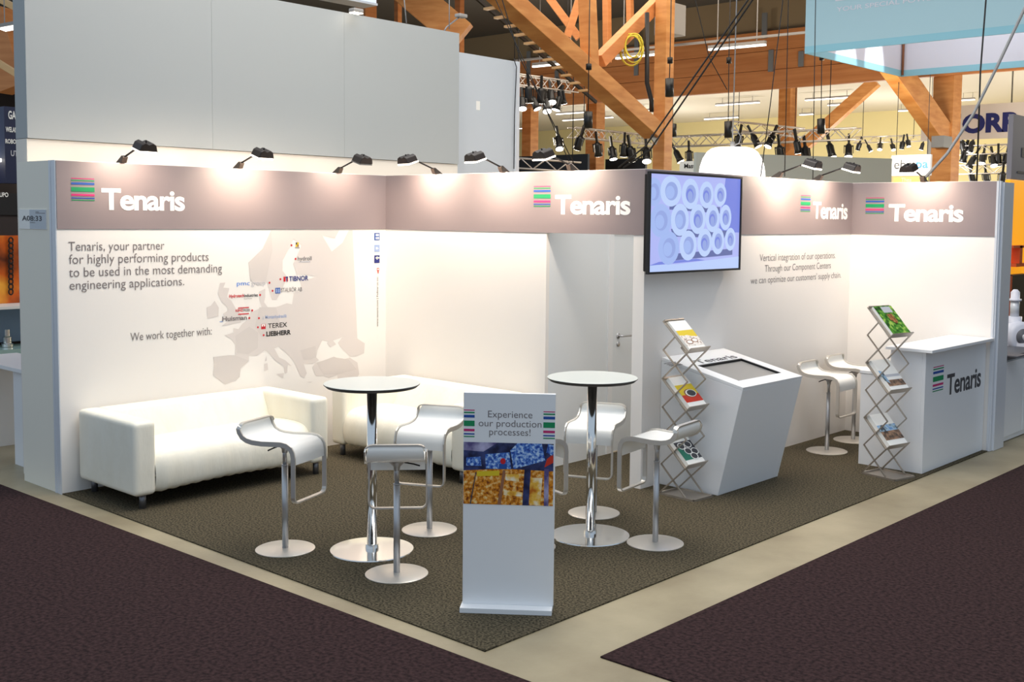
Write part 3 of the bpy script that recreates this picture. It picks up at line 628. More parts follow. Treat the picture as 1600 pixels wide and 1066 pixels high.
STOOLS = [
 (stoolA, (2.380, 0.320), 20, 'white bar stool in profile before the map wall sofa, its steel loop towards the table'),
 (None, (3.268, 0.478), 137, 'white bar stool seen from behind, closest to the carpet edge'),
 (None, (2.714, 1.247), -64, 'white bar stool behind the round table, with the back wall sofa behind it'),
 (None, (p7.x, p7.y), 75, 'bar stool mostly hidden behind the welcome board, only part of its loop showing'),
 (stoolB, (3.247, 2.355), -66, 'low-set white bar stool in the doorway, behind the round table there'),
 (None, (4.008, 2.054), 188, 'white bar stool beside the doorway table, its back to the brochure rack'),
 (None, (3.423, 5.542), 0, 'white bar stool in full view between touchscreen stand and reception counter'),
 (None, (3.363, 6.194), 0, 'white bar stool half hidden behind the reception counter')]
for o, (x, y), rot, lab in STOOLS:
    if o is None: o = copy_tree(stoolA)
    o.location = (x, y, 0); o.rotation_euler = (0, 0, math.radians(rot)); o['label'] = lab

# ------------------------------------------------------------------ welcome board
ang = math.radians(37.8); ux = Vector((math.cos(ang), math.sin(ang), 0)); nrm = Vector((math.sin(ang), -math.cos(ang), 0)); Z_ = Vector((0, 0, 1))
wb = thing('welcome_board', 'upright white board with striped corners and a factory photo, nearest the carpet corner', 'sign', (4.009-0.07*nrm.x, 0.277-0.07*nrm.y, 0), ang)
BW = 0.494
# local: x along the board, -y towards the visitor
MB().box((0, -0.07, 0), (BW, 0.10, 0.028), 'white').build('foot', wb, bevel=0.002)
MB().box((0.006, 0.0, 0.028), (BW+0.004, 0.03, 1.180), 'white').build('panel', wb, bevel=0.002)
mb = MB(); stripes(mb, (0.008, -0.001, 0.940), X_, Z_, 0.058, 0.148); mb.build('emblem', wb)
mb = MB(); stripes(mb, (BW-0.060, -0.001, 0.940), X_, Z_, 0.062, 0.148); mb.build('emblem', wb)
mb = MB()
for s, xa, xb_, zb_ in (('Experience', 0.138, 0.375, 1.049), ('our production', 0.088, 0.424, 1.000), ('processes!', 0.145, 0.366, 0.954)):
    lettering(mb, s, (xa, -0.001, zb_), X_, Z_, xb_-xa, 0.036, 'textgrey', -0.004)
mb.build('lettering', wb)
mb = MB(); P_ = lambda u, v, k=0: Vector((0.008+(BW-0.012)*u, -0.001-k*0.0004, 0.913-0.336*v))
pm = {n: noise_mat('photo_'+n, a, b, s, 0.35, c3=c3, p=p) for n, a, b, s, c3, p in (
 ('dark', (24, 26, 60), (60, 70, 120), 14, None, (.4, .6)), ('monitor', (30, 60, 150), (190, 215, 245), 60, (80, 130, 210), (.36, .62)), ('fire', (120, 52, 10), (250, 220, 150), 48, (226, 140, 24), (.34, .68)),
 ('furnace', (200, 110, 20), (255, 246, 220), 12, (244, 190, 70), (.35, .6)), ('haze', (90, 80, 130), (210, 205, 235), 8, None, (.35, .6)))}
def quad(us, m, k): mb.poly([P_(u, v, k) for u, v in us], m)
quad([(0, 1), (1, 1), (1, 0), (0, 0)], pm['dark'], 0)
quad([(0, 1), (1, 1), (1, .44), (.55, .42), (.3, .43), (0, .46)], pm['fire'], 1)
quad([(0, .13), (.22, .15), (.38, 0), (0, 0)], pm['haze'], 1)
quad([(.02, .40), (.22, .40), (.205, .20), (.02, .23)], pm['dark'], 2); quad([(.03, .38), (.2, .38), (.19, .23), (.03, .25)], pm['monitor'], 3)
quad([(.25, .42), (.53, .42), (.51, .15), (.24, .19)], pm['monitor'], 2)
quad([(.56, .42), (.91, .27), (.87, .0), (.60, .0), (.52, .12)], pm['monitor'], 2)
quad([(.92, .14), (1, .20), (1, .02), (.94, .0)], pm['monitor'], 2)
quad([(.9, .38), (1, .30), (1, .16), (.93, .24)], 'redprint', 2)
quad([(.74, .99), (.86, .99), (.88, .55), (.74, .55)], pm['furnace'], 2)
quad([(.45, .84), (.66, .86), (.66, .79), (.45, .76)], pm['furnace'], 2)
quad([(.15, .55), (.40, .53), (.40, .45), (.15, .47)], 'yellowprint', 2); quad([(.47, .6), (.62, .62), (.62, .5), (.47, .5)], pm['furnace'], 2)
quad([(.38, 1), (.42, 1), (.47, .44), (.44, .44)], 'brown', 3); quad([(.66, 1), (.73, 1), (.75, .42), (.68, .42)], pm['dark'], 3); quad([(.90, 1), (.95, 1), (.95, .40), (.90, .40)], pm['haze'], 3)
quad([(.07, 1), (.085, 1), (.145, .48), (.135, .48)], 'textdark', 3)
mb.poly([P_(.44+.03*math.cos(-t*PI/8), .295+.05*math.sin(-t*PI/8), 4) for t in range(16)], 'red')
quad([(.395, .42), (.485, .42), (.485, .34), (.395, .34)], 'blue', 4)
tag(mb.build('factory_photo', wb), 'blue and orange photo of a control room above a furnace hall')

# ------------------------------------------------------------------ touchscreen stand
pod = thing('touchscreen_stand', 'white slanted touchscreen stand against the side wall under the screen', 'kiosk', (WB, 3.86, 0))
YA, YB = 3.41, 4.315; XT, XBm = 3.812, 3.615; zb_, zt_ = 1.0, 0.838
x0 = WB+0.002
plP = (Vector((x0, 0, zb_)), Vector((zb_-zt_, 0, XT-x0)).normalized())
MB().prism([(x0, YA, 0), (XBm, YA, 0), (XT, YA, zt_-0.002), (x0, YA, zb_-0.002)], (0, YB-YA, 0), 'white').build('body', pod, world=True, bevel=0.003)
sc_ = [at(1089.5, 575.3, pl=plP), at(1157, 563.5, pl=plP), at(1220, 586.4, pl=plP), at(1153, 599.6, pl=plP)]
sx0 = (sc_[0].x+sc_[1].x)/2; sx1 = (sc_[2].x+sc_[3].x)/2; sy0 = (sc_[0].y+sc_[3].y)/2; sy1 = (sc_[1].y+sc_[2].y)/2
sl = Vector((XT-x0, 0, zt_-zb_)).normalized(); pn = plP[1]
def pp(x, y, h=0.0): return Vector((x0, y, zb_))+sl*((x-x0)/sl.x)+pn*h
mb = MB(); tk = 0.022
def slab(xa, ya, xb, yb, h0, h1, m): mb.obox(pp(xa, ya, h0), pp(xb, ya, h0)-pp(xa, ya, h0), (0, yb-ya, 0), pn*(h1-h0), m)
slab(x0, YA, sx0, YB, 0, tk, 'white'); slab(sx1, YA, XT, YB, 0, tk, 'white'); slab(sx0, YA, sx1, sy0, 0, tk, 'white'); slab(sx0, sy1, sx1, YB, 0, tk, 'white')
mb.build('top_frame', pod, world=True)
mb = MB(); slab(sx0, sy0, sx1, sy1, 0.001, 0.003, 'black'); slab(sx0, sy0, sx0+.012, sy1, 0.003, tk-.002, 'black'); slab(sx0, sy1-.012, sx1, sy1, .003, tk-.002, 'black'); mb.build('screen_border', pod, world=True)
M['glasspane'] = mat('screen_glass', (150, 148, 144), 0.12)
mb = MB(); slab(sx0+.02, sy0+.004, sx1-.004, sy1-.02, 0.003, 0.006, 'glasspane'); tag(mb.build('screen', pod, world=True), 'grey switched-off touchscreen')
plP2 = (plP[0]+pn*(tk+.001), pn)
mb = MB(); letter_px(mb, 'Tenaris', plP2, Y_, -sl, (1093, 568.5), (1150.5, 557.5), (1087, 563.0), 'textdark', 0.02)
a = at(1052, 574, pl=plP2); stripes_m = [0.0, 0.2, 0.45, 0.75]
for k, t in enumerate(stripes_m):
    o = a-sl*(0.02+0.085*t); mb.poly([o, o+Y_*0.16, o+Y_*0.16-sl*0.012, o-sl*0.012], 'textdark')
tag(mb.build('lettering', pod, world=True), 'dark grey lettering and emblem')

# ------------------------------------------------------------------ reception counter
desk = thing('reception_counter', 'white reception counter with raised top at the far wall', 'counter', (4.45, 5.95, 0))
XF = 4.449; YN = 5.25
mb = MB(); mb.box((XF-0.03, YN, 0), (XF, WC-0.012, 1.03), 'white'); mb.build('front_panel', desk, world=True, bevel=0.0015)
mb = MB(); mb.prism([(3.875, YN, 0), (XF-0.03, YN, 0), (XF-0.03, YN, 1.03), (4.14, YN, 1.03), (4.14, YN, 0.80), (3.875, YN, 0.80)], (0, 0.03, 0), 'white'); mb.build('side_panel', desk, world=True, bevel=0.0015)
mb = MB(); mb.box((3.865, YN-0.005, 0.80), (4.138, YN+0.03, 0.825), 'white').box((3.865, YN+0.03, 0.80), (4.40, WC-0.012, 0.825), 'white'); mb.build('work_surface', desk, world=True, bevel=0.0015)
mb = MB(); mb.box((4.11, YN-0.045, 1.031), (4.52, WC-0.012, 1.056), 'white'); mb.build('worktop', desk, world=True, bevel=0.002)
plK = (Vector((XF+0.0012, 0, 0)), X_)
a, b = at(1458.5, 574, pl=plK), at(1473.5, 610, pl=plK); mb = MB(); stripes(mb, (XF+.0012, a.y, at(1458, 613, pl=plK).z), Y_, Z_, b.y-a.y, a.z-at(1458, 613, pl=plK).z); mb.build('emblem', desk, world=True)
mb = MB(); letter_px(mb, 'Tenaris', plK, Y_, Z_, (1479, 618.5), (1532, 608), (1479, 586), 'textdark', 0.02, 0.95); tag(mb.build('lettering', desk, world=True), 'dark grey lettering')

# ------------------------------------------------------------------ brochure racks
def rack(label, loc, rot, D, Wd, dz):
    t = thing('brochure_rack', label, 'rack', (loc[0], loc[1], 0), math.radians(rot), 'folding zigzag brochure racks')
    z = lambda k: 0.018+dz*k
    bl = 0.34
    mb = MB()      # base plate with rim
    mb.box((0, 0, 0), (bl, Wd, 0.006), 'warmsteel').box((0, 0, 0.006), (0.012, Wd, 0.016), 'warmsteel').box((bl-0.012, 0, 0.006), (bl, Wd, 0.016), 'warmsteel').box((0, 0, 0.006), (bl, 0.012, 0.016), 'warmsteel').box((0, Wd-.012, 0.006), (bl, Wd, 0.016), 'warmsteel')
    mb.build('base_plate', t)
    xl, xr = 0.012, D
    for yy in (0.006, Wd-0.006):
        mb = MB(); off = 0.006 if yy < Wd/2 else -0.006
        q = [((xl if k % 2 == 0 else xr), z(k)) for k in range(7)]
        p = [((xr if k % 2 == 0 else xl), z(k)) for k in range(6)]
        for a, b in zip(q, q[1:]): mb.bar((a[0], yy, a[1]), (b[0], yy, b[1]), 0.008, 0.017, 'warmsteel', (0, 1, 0))
        tag(mb.build('tray_strut', t))
        mb = MB()
        mid = ((xl+xr)/2, (z(5)+z(6))/2+0.0)
        for a, b in zip(p, p[1:]): mb.bar((a[0], yy+off, a[1]), (b[0], yy+off, b[1]), 0.007, 0.015, 'warmsteel', (0, 1, 0))
        mb.bar((p[5][0], yy+off, p[5][1]), (mid[0]-0.005, yy+off, mid[1]), 0.007, 0.015, 'warmsteel', (0, 1, 0))
        mb.build('cross_strut', t)
    for k in range(0, 6):
        mb = MB(); xq = xl if k % 2 == 0 else xr; xp = xr if k % 2 == 0 else xl
        mb.tube([(xq, 0.004, z(k)), (xq, Wd-0.004, z(k))], 0.005, 'warmsteel', 8); mb.build('cross_rod', t)
    # trays on the slopes 2->1, 4->3, 6->5
    fr = []
    for k in (6, 4, 2):
        a = Vector((xl, 0, z(k))); b = Vector((xr, 0, z(k-1))); s = (b-a); L = s.length; s.normalize(); n = Vector((-s.z, 0, s.x)); n = n if n.z > 0 else -n
        mb = MB(); mb.obox(a+n*0.004+Vector((0, 0.012, 0)), s*L, (0, Wd-0.024, 0), n*0.003, 'warmsteel')
        mb.obox(a+s*(L-0.002)+n*0.004+Vector((0, 0.0, 0)), s*0.006, (0, Wd, 0), n*0.045, 'warmsteel')
        mb.obox(a+n*0.004+Vector((0, 0.004, 0)), s*0.012, (0, Wd-.008, 0), n*0.012, 'warmsteel')
        mb.build('tray', t)
        R = root_matrix(t)
        fr.append((R @ (a+n*0.0075+s*(L-0.006)+Vector((0, Wd/2, 0))), R.to_3x3() @ s, R.to_3x3() @ Y_, R.to_3x3() @ n, L))
    return t, fr
def brochure(label, fr, h0, th, wd, ln, patches, shift=0.0):
    """lies on a tray: o = middle of the lower edge; u across, v up the slope"""
    o, s, y, n, L = fr; base = o+n*h0+y*shift
    t = thing('brochure', label, 'brochure', base, 0, 'brochures in the folding racks')
    mb = MB(); mb.obox(base-y*wd/2, -s*ln, y*wd, n*th, 'paper'); mb.build('pages', t, world=True)
    mb = MB(); lay = 0
    for pt in patches:
        lay += 1; k = th+0.0006+lay*0.0003
        if pt[0] == 'q': pts = pt[1]; m = pt[2]
        else:
            cx, cy, rx, ry, m = pt[1]; pts = [(cx+rx*math.cos(i*PI/10), cy+ry*math.sin(i*PI/10)) for i in range(20)]
        mb.poly([base-y*wd/2+y*wd*u-s*ln*v+n*k for u, v in pts], m)
    mb.build('cover_print', t, world=True); return t
R4 = lambda u0, v0, u1, v1: [(u0, v0), (u1, v0), (u1, v1), (u0, v1)]
rk, fl = rack('folding zigzag brochure rack beside the touchscreen stand', (3.255, 3.133), -3.5, 0.250, 0.245, 0.2205)
g = 'paper'
brochure('brochure with pale orange pipe cover, top tray of the rack by the touchscreen stand', fl[0], 0, 0.016, 0.205, 0.29, [('q', R4(0, .12, 1, .62), M['photosteel']), ('q', [(0, .5), (1, .42), (1, .66), (0, .66)], 'yellowprint'), ('e', (.4, .42, .2, .07, 'photosteel')), ('e', (.65, .3, .2, .07, 'brown')), ('e', (.66, .3, .15, .05, 'paper')), ('e', (.3, .25, .2, .07, 'brown')), ('e', (.3, .25, .15, .05, 'paper'))])
brochure('brochure with yellow and red cover, middle tray of the rack by the touchscreen stand', fl[1], 0, 0.03, 0.205, 0.29, [('q', R4(0, .38, 1, .72), 'yellowprint'), ('q', R4(0, .14, 1, .38), 'redprint'), ('e', (.55, .42, .33, .14, 'brown')), ('e', (.6, .42, .3, .12, 'paper')), ('e', (.62, .42, .24, .10, 'textdark'))])
brochure('brochure with black and white rings on green, lowest tray by the touchscreen stand', fl[2], 0, 0.03, 0.205, 0.29, [('q', R4(0, .14, 1, .72), 'textdark'), ('q', [(0, .14), (.55, .14), (.2, .5), (0, .55)], 'teal')]+sum([[('e', (a, b, .2, .11, 'paper')), ('e', (a, b, .16, .085, 'textdark'))] for a, b in ((.3, .58), (.7, .6), (.48, .4), (.82, .36), (.62, .22))], []))
rk2, fr2 = rack('folding zigzag brochure rack at the end of the reception counter', (4.072, 4.895), -12.5, 0.240, 0.275, 0.2310)
brochure('magazine with leafy green cover, top tray of the rack by the counter', fr2[0], 0, 0.022, 0.235, 0.30, [('q', R4(0, 0, 1, 1), M['leaf']), ('q', R4(.35, .76, .85, .97), 'palegrey'), ('q', [(.4, .7), (.7, .72), (.75, .42), (.6, .36), (.42, .5)], M['tanpatch'])], 0.008)
brochure('open white catalogue pages with brown picture, middle tray of the rack by the counter', fr2[1], 0, 0.03, 0.235, 0.31, [('q', R4(.02, .42, .98, .50), 'palegrey'), ('q', R4(.05, .12, .98, .32), M['photobrown']), ('q', [(0, .32), (.2, .2), (.2, .6), (0, .65)], M['photoblue'])])
brochure('catalogue with blue sky and machine cover, lowest tray of the rack by the counter', fr2[2], 0, 0.035, 0.235, 0.31, [('q', R4(0, .42, 1, .64), M['photoblue']), ('q', R4(.0, .16, 1, .44), M['photobrown'])])

# ================================================================== the hall behind and beside the stand
def outl(t, o): return o
# tall white partition behind the map wall
yT0, yT1, zT, zS = 0.085, 4.745, 4.10, 2.692
tw = thing('tall_partition', 'tall plain white partition rising behind the map wall', 'partition', (-0.75, 2.4, 0))
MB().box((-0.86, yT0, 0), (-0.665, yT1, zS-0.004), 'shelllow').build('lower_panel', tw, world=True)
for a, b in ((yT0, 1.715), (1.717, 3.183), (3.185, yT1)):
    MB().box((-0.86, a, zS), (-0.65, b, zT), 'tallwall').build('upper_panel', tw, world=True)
bgp = thing('bluegrey_partition', 'lower blue-grey partition standing behind the tall white one', 'partition', (-1.0, 5.4, 0))
pb = at(806, 95, x=-0.9)
MB().box((-1.02, yT1+0.01, 0), (-0.9, pb.y, 3.95), 'bluegrey').build('panel', bgp, world=True)
MB().box((-1.02, pb.y, 0), (-0.88, pb.y+0.05, 3.95), 'alu').build('edge_profile', bgp, world=True)
q = at(747, 165, x=-0.899); MB().box((-0.9, q.y-.03, q.z-.05), (-0.898, q.y+.03, q.z+.05), 'paper').build('paper_note', bgp, world=True)
mb = MB(); mb.tube([at(803, 92, x=-0.86), at(807, 105, x=-0.86), at(804, 180, x=-0.86), at(803, 264, x=-0.86)], 0.006, 'cable', 6); tag(mb.build('cable'), 'thin black cable running down the edge of the blue-grey partition', 'cable')
# small lamps on the tall partition
def small_lamp(label, p0, p1, lit):
    t = thing('small_arm_lamp', label, 'lamp', p0, 0, 'pale arm lamps on the tall partition')
    mb = MB(); mb.tube([p0, p0+(p1-p0)*.2+Vector((0, 0, .03)), p1], 0.008, 'grey', 8); mb.build('arm', t, world=True)
    mb = MB(); mb.obox(p1-Vector((.04, .06, .02)), (.09, 0, 0), (0, .12, 0), (0, 0, .04), 'hvac'); mb.build('lamp_head', t, world=True, bevel=.01)
    if lit: mb = MB(); mb.obox(p1-Vector((.035, .055, .026)), (.08, 0, 0), (0, .11, 0), (0, 0, .006), 'glow'); mb.build('lamp_glass', t, world=True)
small_lamp('pale arm lamp on top of the tall partition, glowing, under the hanging white box', at(567, 24, x=-0.8), at(556, 17, x=-0.55), True)
pq = at(692, 42, x=-0.8); pq.z = 4.102
small_lamp('pale unlit arm lamp on the far end of the tall partition', pq, at(720, 25, x=-0.8), False)
a = at(500, -12, d=13.5); b = at(588, 9, d=13.5); hs = thing('hanging_lightbox', 'white box sign hanging above the tall partition, only its lower edge showing', 'sign', (b.x, b.y, b.z))
lbm = mat('lightbox_face', (214, 224, 246), 0.4, emit=(200, 212, 240), estr=0.5)
dx = (Vector((a.x, a.y, 0))-Vector((b.x, b.y, 0)))
dy_ = Vector((0, -1.45, 0))
MB().obox(Vector((b.x, b.y, b.z+.03)), dy_, (-0.25, 0, 0), (0, 0, 0.7), lbm).build('face', hs, world=True)
MB().obox(Vector((b.x+.012, b.y+.012, b.z)), dy_*1.02, (-0.275, 0, 0), (0, 0, 0.028), 'alu').build('frame', hs, world=True)

# hall envelope
YW = 48; ZCF = 7.5; ZCN = 8.7; YB_ = 25.3
struct('wall_hall_far', MB().box((-48, YW, -0.1), (30, YW+.3, ZCF+.2), 'yellow'))
struct('wall_hall_side', MB().box((-48, -6, -0.1), (-47.7, YW, ZCN), 'darkroom'))
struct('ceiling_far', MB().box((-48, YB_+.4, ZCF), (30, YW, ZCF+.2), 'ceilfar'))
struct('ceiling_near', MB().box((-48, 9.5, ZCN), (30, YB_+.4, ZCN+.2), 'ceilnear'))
struct('trim_3', MB().box((-48, YB_+.2, 7.6), (30, YB_+.4, ZCN), 'beige'))
# deep timber beam across the hall
bm_ = thing('timber_beam', 'deep brown timber beam spanning the hall behind the pendant lamp', 'beam', (-10, YB_, 6))
for z0, z1 in ((5.98, 6.52), (6.535, 7.08), (7.095, 7.66)):
    MB().box((-47, YB_, z0), (18, YB_+.2, z1), 'timberdark').build('board', bm_, world=True)
for px, y0p, y1p in ((995, 55, 118), (1205, 78, 112), (1252, 80, 104), (870, 110, 128), (826, 80, 120), (1195, 20, 60)):
    p = at(px, y0p, y=YB_-.03); q = at(px, y1p, y=YB_-.03); MB().box((p.x-.08, YB_-.05, q.z), (p.x+.08, YB_-.001, p.z), 'grey').build('strap', bm_, world=True)
def wires(t, xs, y, z):
    for x in xs: MB().tube([(x, y, z), (x, y, (ZCF if y > YB_+.4 else ZCN)-.01)], .008, 'cable', 6).build('suspension_wire', t, world=True)
def hall_column(label, px, d, s, top, m='timber'):
    p = at(px, 340, d=d); o = MB().box((p.x-s/2, p.y-s/2, -0.008), (p.x+s/2, p.y+s/2, top), m).build('timber_post', bevel=.01)
    return tag(o, label, 'column', 'timber posts of the hall'), p
c1, P1_ = hall_column('thick timber post behind the wall-mounted screen, holding the long braces', 1033, 24, 0.30, ZCN)
c2, P2_ = hall_column('thick timber post under the hanging aqua banner', 1473, 30, 0.56, ZCF)
c3, P3_ = hall_column('distant timber post beyond the black chain bag, left of the thick one', 928, 41, 0.50, ZCF)
c4, P4_ = hall_column('distant timber post behind the pendant lamp and truss spotlights', 1226, 42, 0.50, ZCF)
c5, P5_ = hall_column('slim distant timber post beside the blue-grey partition edge', 827, 43, 0.45, ZCF)
def brace(label, p0, p1, w, h, m='timber', battens=0, name='timber_brace'):
    if p1.z > p0.z+.5:                    # run on up to the ceiling
        zc_ = (ZCF if p0.y > YB_+.4 else ZCN)-max(w, h)*.75; p1 = p0+(p1-p0)*max(1.0, (zc_-p0.z)/(p1.z-p0.z))
    t = thing(name, label, 'beam', p0, 0, 'timber braces of the hall')
    MB().bar(p0, p1, w, h, m).build('beam', t, world=True, bevel=.01)
    return t
x1 = P1_.x
e0 = at(1022, 206, x=x1+.05); e1_ = at(772, -18, x=x1+.05)
br = brace('broad diagonal timber brace with slatted strip, running down to the thick post', e0, e1_, 0.42, 0.32)
off = Vector((-0.60, 0, 0.0)); eh = e1_-e0
MB().bar(e0+off+eh*.25, e1_+off, 0.05, 0.06, 'darkmetal').build('side_rail', br, world=True)
for k in range(11):
    p = e0+eh*(0.36+k*0.056)-Vector((.2, 0, .06)); MB().bar(p, p+off+Vector((.2, 0, 0)), 0.10, 0.04, 'timberpale').build('batten', br, world=True)
q = at(1027, 205, x=x1+.17); MB().bar(q+Vector((0, -.15, -.22)), q+Vector((0, .12, .12)), .03, .22, 'grey').build('steel_shoe', br, world=True)
up_ = at(918, 92, x=x1+.05)
brace('upright timber strut rising from the broad brace', at(922, 104, x=x1+.05), at(917, -12, x=x1+.05), 0.26, 0.26)
brace('dark diagonal timber strut leaning away above the yellow cable coil', at(936, 96, x=x1-.3), at(1030, 2, x=x1-.3), 0.24, 0.26, 'timberdark')
x2 = P2_.x
f0 = at(1483, 226, x=x2+.05); f1 = at(1385, 88, x=x2+.05)
br2 = brace('short timber brace meeting the post under the aqua banner', f0, f1, 0.36, 0.62)
q = at(1474, 212, x=x2+.2); MB().box((q.x-.19, q.y-.30, q.z-.32), (q.x+.14, q.y+.25, q.z-.02), 'grey').build('steel_shoe', br2, world=True)
brace('distant diagonal brace behind the pair of arm lamps', at(1232, 250, x=P4_.x+.3), at(1345, 148, d=40), 0.5, 0.4, 'timber')
brace('diagonal timber above the far end of the tall partition', at(722, 58, d=27), at(640, -12, d=27), 0.5, 0.75)
brace('upright timber behind the lightbox', Vector((at(575, 36, d=30).x, at(575, 36, d=30).y, -0.008)), at(572, -10, d=30), 0.4, 0.4, 'timberdark')
brace('slim upright timber behind the tall partition', Vector((at(622, 40, d=32).x, at(622, 40, d=32).y, -0.008)), at(622, -10, d=32), 0.16, 0.16, 'timberdark')
brace('upright timber just beyond the tall partition end', Vector((at(720, 62, d=29).x, at(720, 62, d=29).y, -0.008)), at(718, -10, d=29), 0.16, 0.2, 'timberdark')
brace('thin sloping timber above the broad brace', at(905, 60, d=26), at(850, -14, d=26), 0.14, 0.18, 'timberdark')
brace('thin steep timber crossing above the broad brace', at(886, 58, d=25), at(908, -10, d=25), 0.12, 0.16, 'timberdark')
brace('slim upright timber between the struts', at(949, 98, d=27), at(948, -10, d=27), 0.16, 0.16, 'timberdark')
brace('slim upright timber behind the dark strut', at(985, 60, d=27), at(984, -10, d=27), 0.14, 0.14, 'timberdark')
brace('brown timber in the dark hall at the far end, left of the tall partition', at(-6, 20, d=26), at(26, 140, d=26), 0.5, 0.7, 'timberdark')
brace('pale timber rail in the dark hall beside the tall partition', at(-6, 96, d=24), at(30, 118, d=24), 0.12, 0.14, 'timberpale')
brace('upper pale rail in the dark hall beside the tall partition', at(-6, -4, d=24), at(28, 14, d=24), 0.12, 0.14, 'timberpale')

# services
a = at(1024, 6, d=25); b = at(1064, 54, d=25)
hv = thing('ventilation_box', 'grey sheet-metal ventilation box beside the thick timber post', 'duct', a)
MB().box((min(a.x, b.x)-.0, a.y, b.z), (min(a.x, b.x)+.42, a.y+.6, a.z), 'hvac').build('casing', hv, world=True, bevel=.01)
for xx in (0.03, .38):
    MB().box((min(a.x, b.x)+xx-.02, a.y-.03, b.z-.02), (min(a.x, b.x)+xx+.02, a.y-.001, a.z+.6), 'grey').build('hanger', hv, world=True)
mb = MB(); mb.tube([at(1011, 20, d=23.2), at(1011, 130, d=23.2), at(1018, 158, d=23.2), at(1018, 175, d=23.2)], 0.05, 'darkmetal', 10); tag(mb.build('drain_pipe'), 'black drain pipe beside the thick timber post', 'pipe')
mb = MB()
for k in range(5):
    c = at(990+random.uniform(-4, 4), 78+random.uniform(-8, 10), d=23.0+.02*k); r = .16+.02*k
    mb.tube([c+RT*r*math.cos(t*PI/9)+UP*r*1.4*math.sin(t*PI/9) for t in range(19)], .014, 'yellowcable', 6)
tag(mb.build('cable_coil'), 'yellow cable coil hanging beside the dark timber strut', 'cable')

# linear lights on the ceiling
def linear_light(label, p0, p1, w=0.10, grp='linear ceiling lights of the hall'):
    t = thing('linear_light', label, 'lamp', p0, 0, grp)
    MB().bar(p0, p1, w, 0.07, 'hvac').build('housing', t, world=True)
    dz = Vector((0, 0, -.055)); MB().bar(p0+dz, p1+dz, w*.8, .035, 'tube').build('tube', t, world=True)
    zc_ = ZCF if p0.y > YB_+.4 else ZCN
    for f_ in (.15, .85):
        h_ = p0+(p1-p0)*f_; MB().box((h_.x-.008, h_.y-.008, h_.z+.03), (h_.x+.008, h_.y+.008, zc_), 'hvac').build('hanger', t, world=True)
yL = 17.5
rail = MB(); rail.bar(at(806, 101, y=yL)+Vector((0, 0, .1)), at(1262, 58, y=yL)+Vector((0, 0, .1)), 0.05, 0.05, 'hvac'); tag(rail.build('light_rail'), 'thin grey rail carrying the row of lights in front of the deep beam', 'rail')
for lab, a, b in (('lit linear light on the rail, beside the blue-grey partition', (833, 101), (902, 94)), ('lit linear light on the rail, above the thick post', (963, 88), (1039, 80)), ('lit linear light on the rail, right above the pendant lamp', (1108, 74), (1196, 66))):
    linear_light(lab, at(*a, y=yL), at(*b, y=yL))
for a, b in (((870, 177), (916, 173)), ((880, 187), (958, 182)), ((1003, 172), (1018, 170)), ((1119, 163), (1184, 158)), ((1101, 185), (1155, 182)), ((1259, 155), (1331, 149)), ((1294, 163), (1341, 160)), ((1404, 172), (1430, 170)), ((1502, 155), (1520, 153)), ((1224, 180), (1236, 179)), ((1250, 178), (1272, 177)), ((806, 200), (820, 198))):
    p = at(*a, z=ZCF-.25); q = at(*b, z=ZCF-.25); q.y = p.y
    linear_light('lit linear light on the distant white ceiling beyond the deep beam', p, q, .16, 'linear lights on the distant ceiling')
linear_light('lit linear light in the dark hall at the picture edge beside the tall partition', at(4, 42, d=22), at(26, 38, d=22), .3)

# trusses and stage spotlights
def truss(label, a, b, s):
    d = (b-a).normalized(); sd = d.cross(Vector((0, 0, 1))).normalized()*s; up = Vector((0, 0, s)); mb = MB(); L = (b-a).length; n = max(4, int(L/(s*1.1)))
    r = s*.075
    for o in (up*.5-sd*.5, up*.5+sd*.5, -up*.5-sd*.5, -up*.5+sd*.5): mb.tube([a+o, b+o], r, 'truss', 6)
    for k in range(n):
        p = a+(b-a)*(k/n); q = a+(b-a)*((k+1)/n); e = 1 if k % 2 == 0 else -1
        for ss in (-.5, .5): mb.tube([p+sd*ss-up*.5*e, q+sd*ss+up*.5*e], r*.6, 'truss', 5)
        mb.tube([p+up*.5+sd*.5*e, q+up*.5-sd*.5*e], r*.6, 'truss', 5)
    t = tag(mb.build('lighting_truss'), label, 'truss', 'aluminium lighting trusses')
    zc_ = ZCF if a.y > YB_+.4 else ZCN
    for f_ in (.12, .88):
        h_ = a+(b-a)*f_; MB().tube([(h_.x, h_.y, h_.z), (h_.x, h_.y, zc_-.01)], .012, 'cable', 5).build('hoist_chain', t)
    return t
def stage_spot():
    t = thing('stage_spotlight', 'x', 'spotlight')
    mb = MB(); mb.box((-.03, -.03, .10), (.03, .03, .46), 'black').box((-.13, -.02, -.10), (-.11, .02, .10), 'black').box((.11, -.02, -.10), (.13, .02, .10), 'black').box((-.13, -.02, .09), (.13, .02, .12), 'black'); mb.build('yoke', t)
    mb = MB(); mb.tube([(0, 0, .16), (0, 0, .10), (0, 0, -.10), (0, 0, -.2)], [.06, .09, .095, .12], 'black', 12); mb.build('can', t)
    mb = MB(); mb.tube([(0, 0, -.195), (0, 0, -.208)], .105, 'spotglow', 12); mb.build('lens', t)
    return t
sp0 = stage_spot(); first = True
def spot(p, sc, tilt, rz, label, grp, lit=True):
    global first
    o = sp0 if first else copy_tree(sp0); first = False
    o.location = p; o.scale = (sc, sc, sc); o.rotation_euler = (tilt, 0, rz); o['label'] = label; o['group'] = grp
def row(label, grp, pts, fn, sc):
    for i, (px, py) in enumerate(pts):
        spot(fn(px, py), sc*random.uniform(.9, 1.1), random.choice((-.5, -.3, .25, .45)), random.uniform(-1.2, 1.2)+.73, label, grp)
pT = at(800, 127, d=25); xT = pT.x
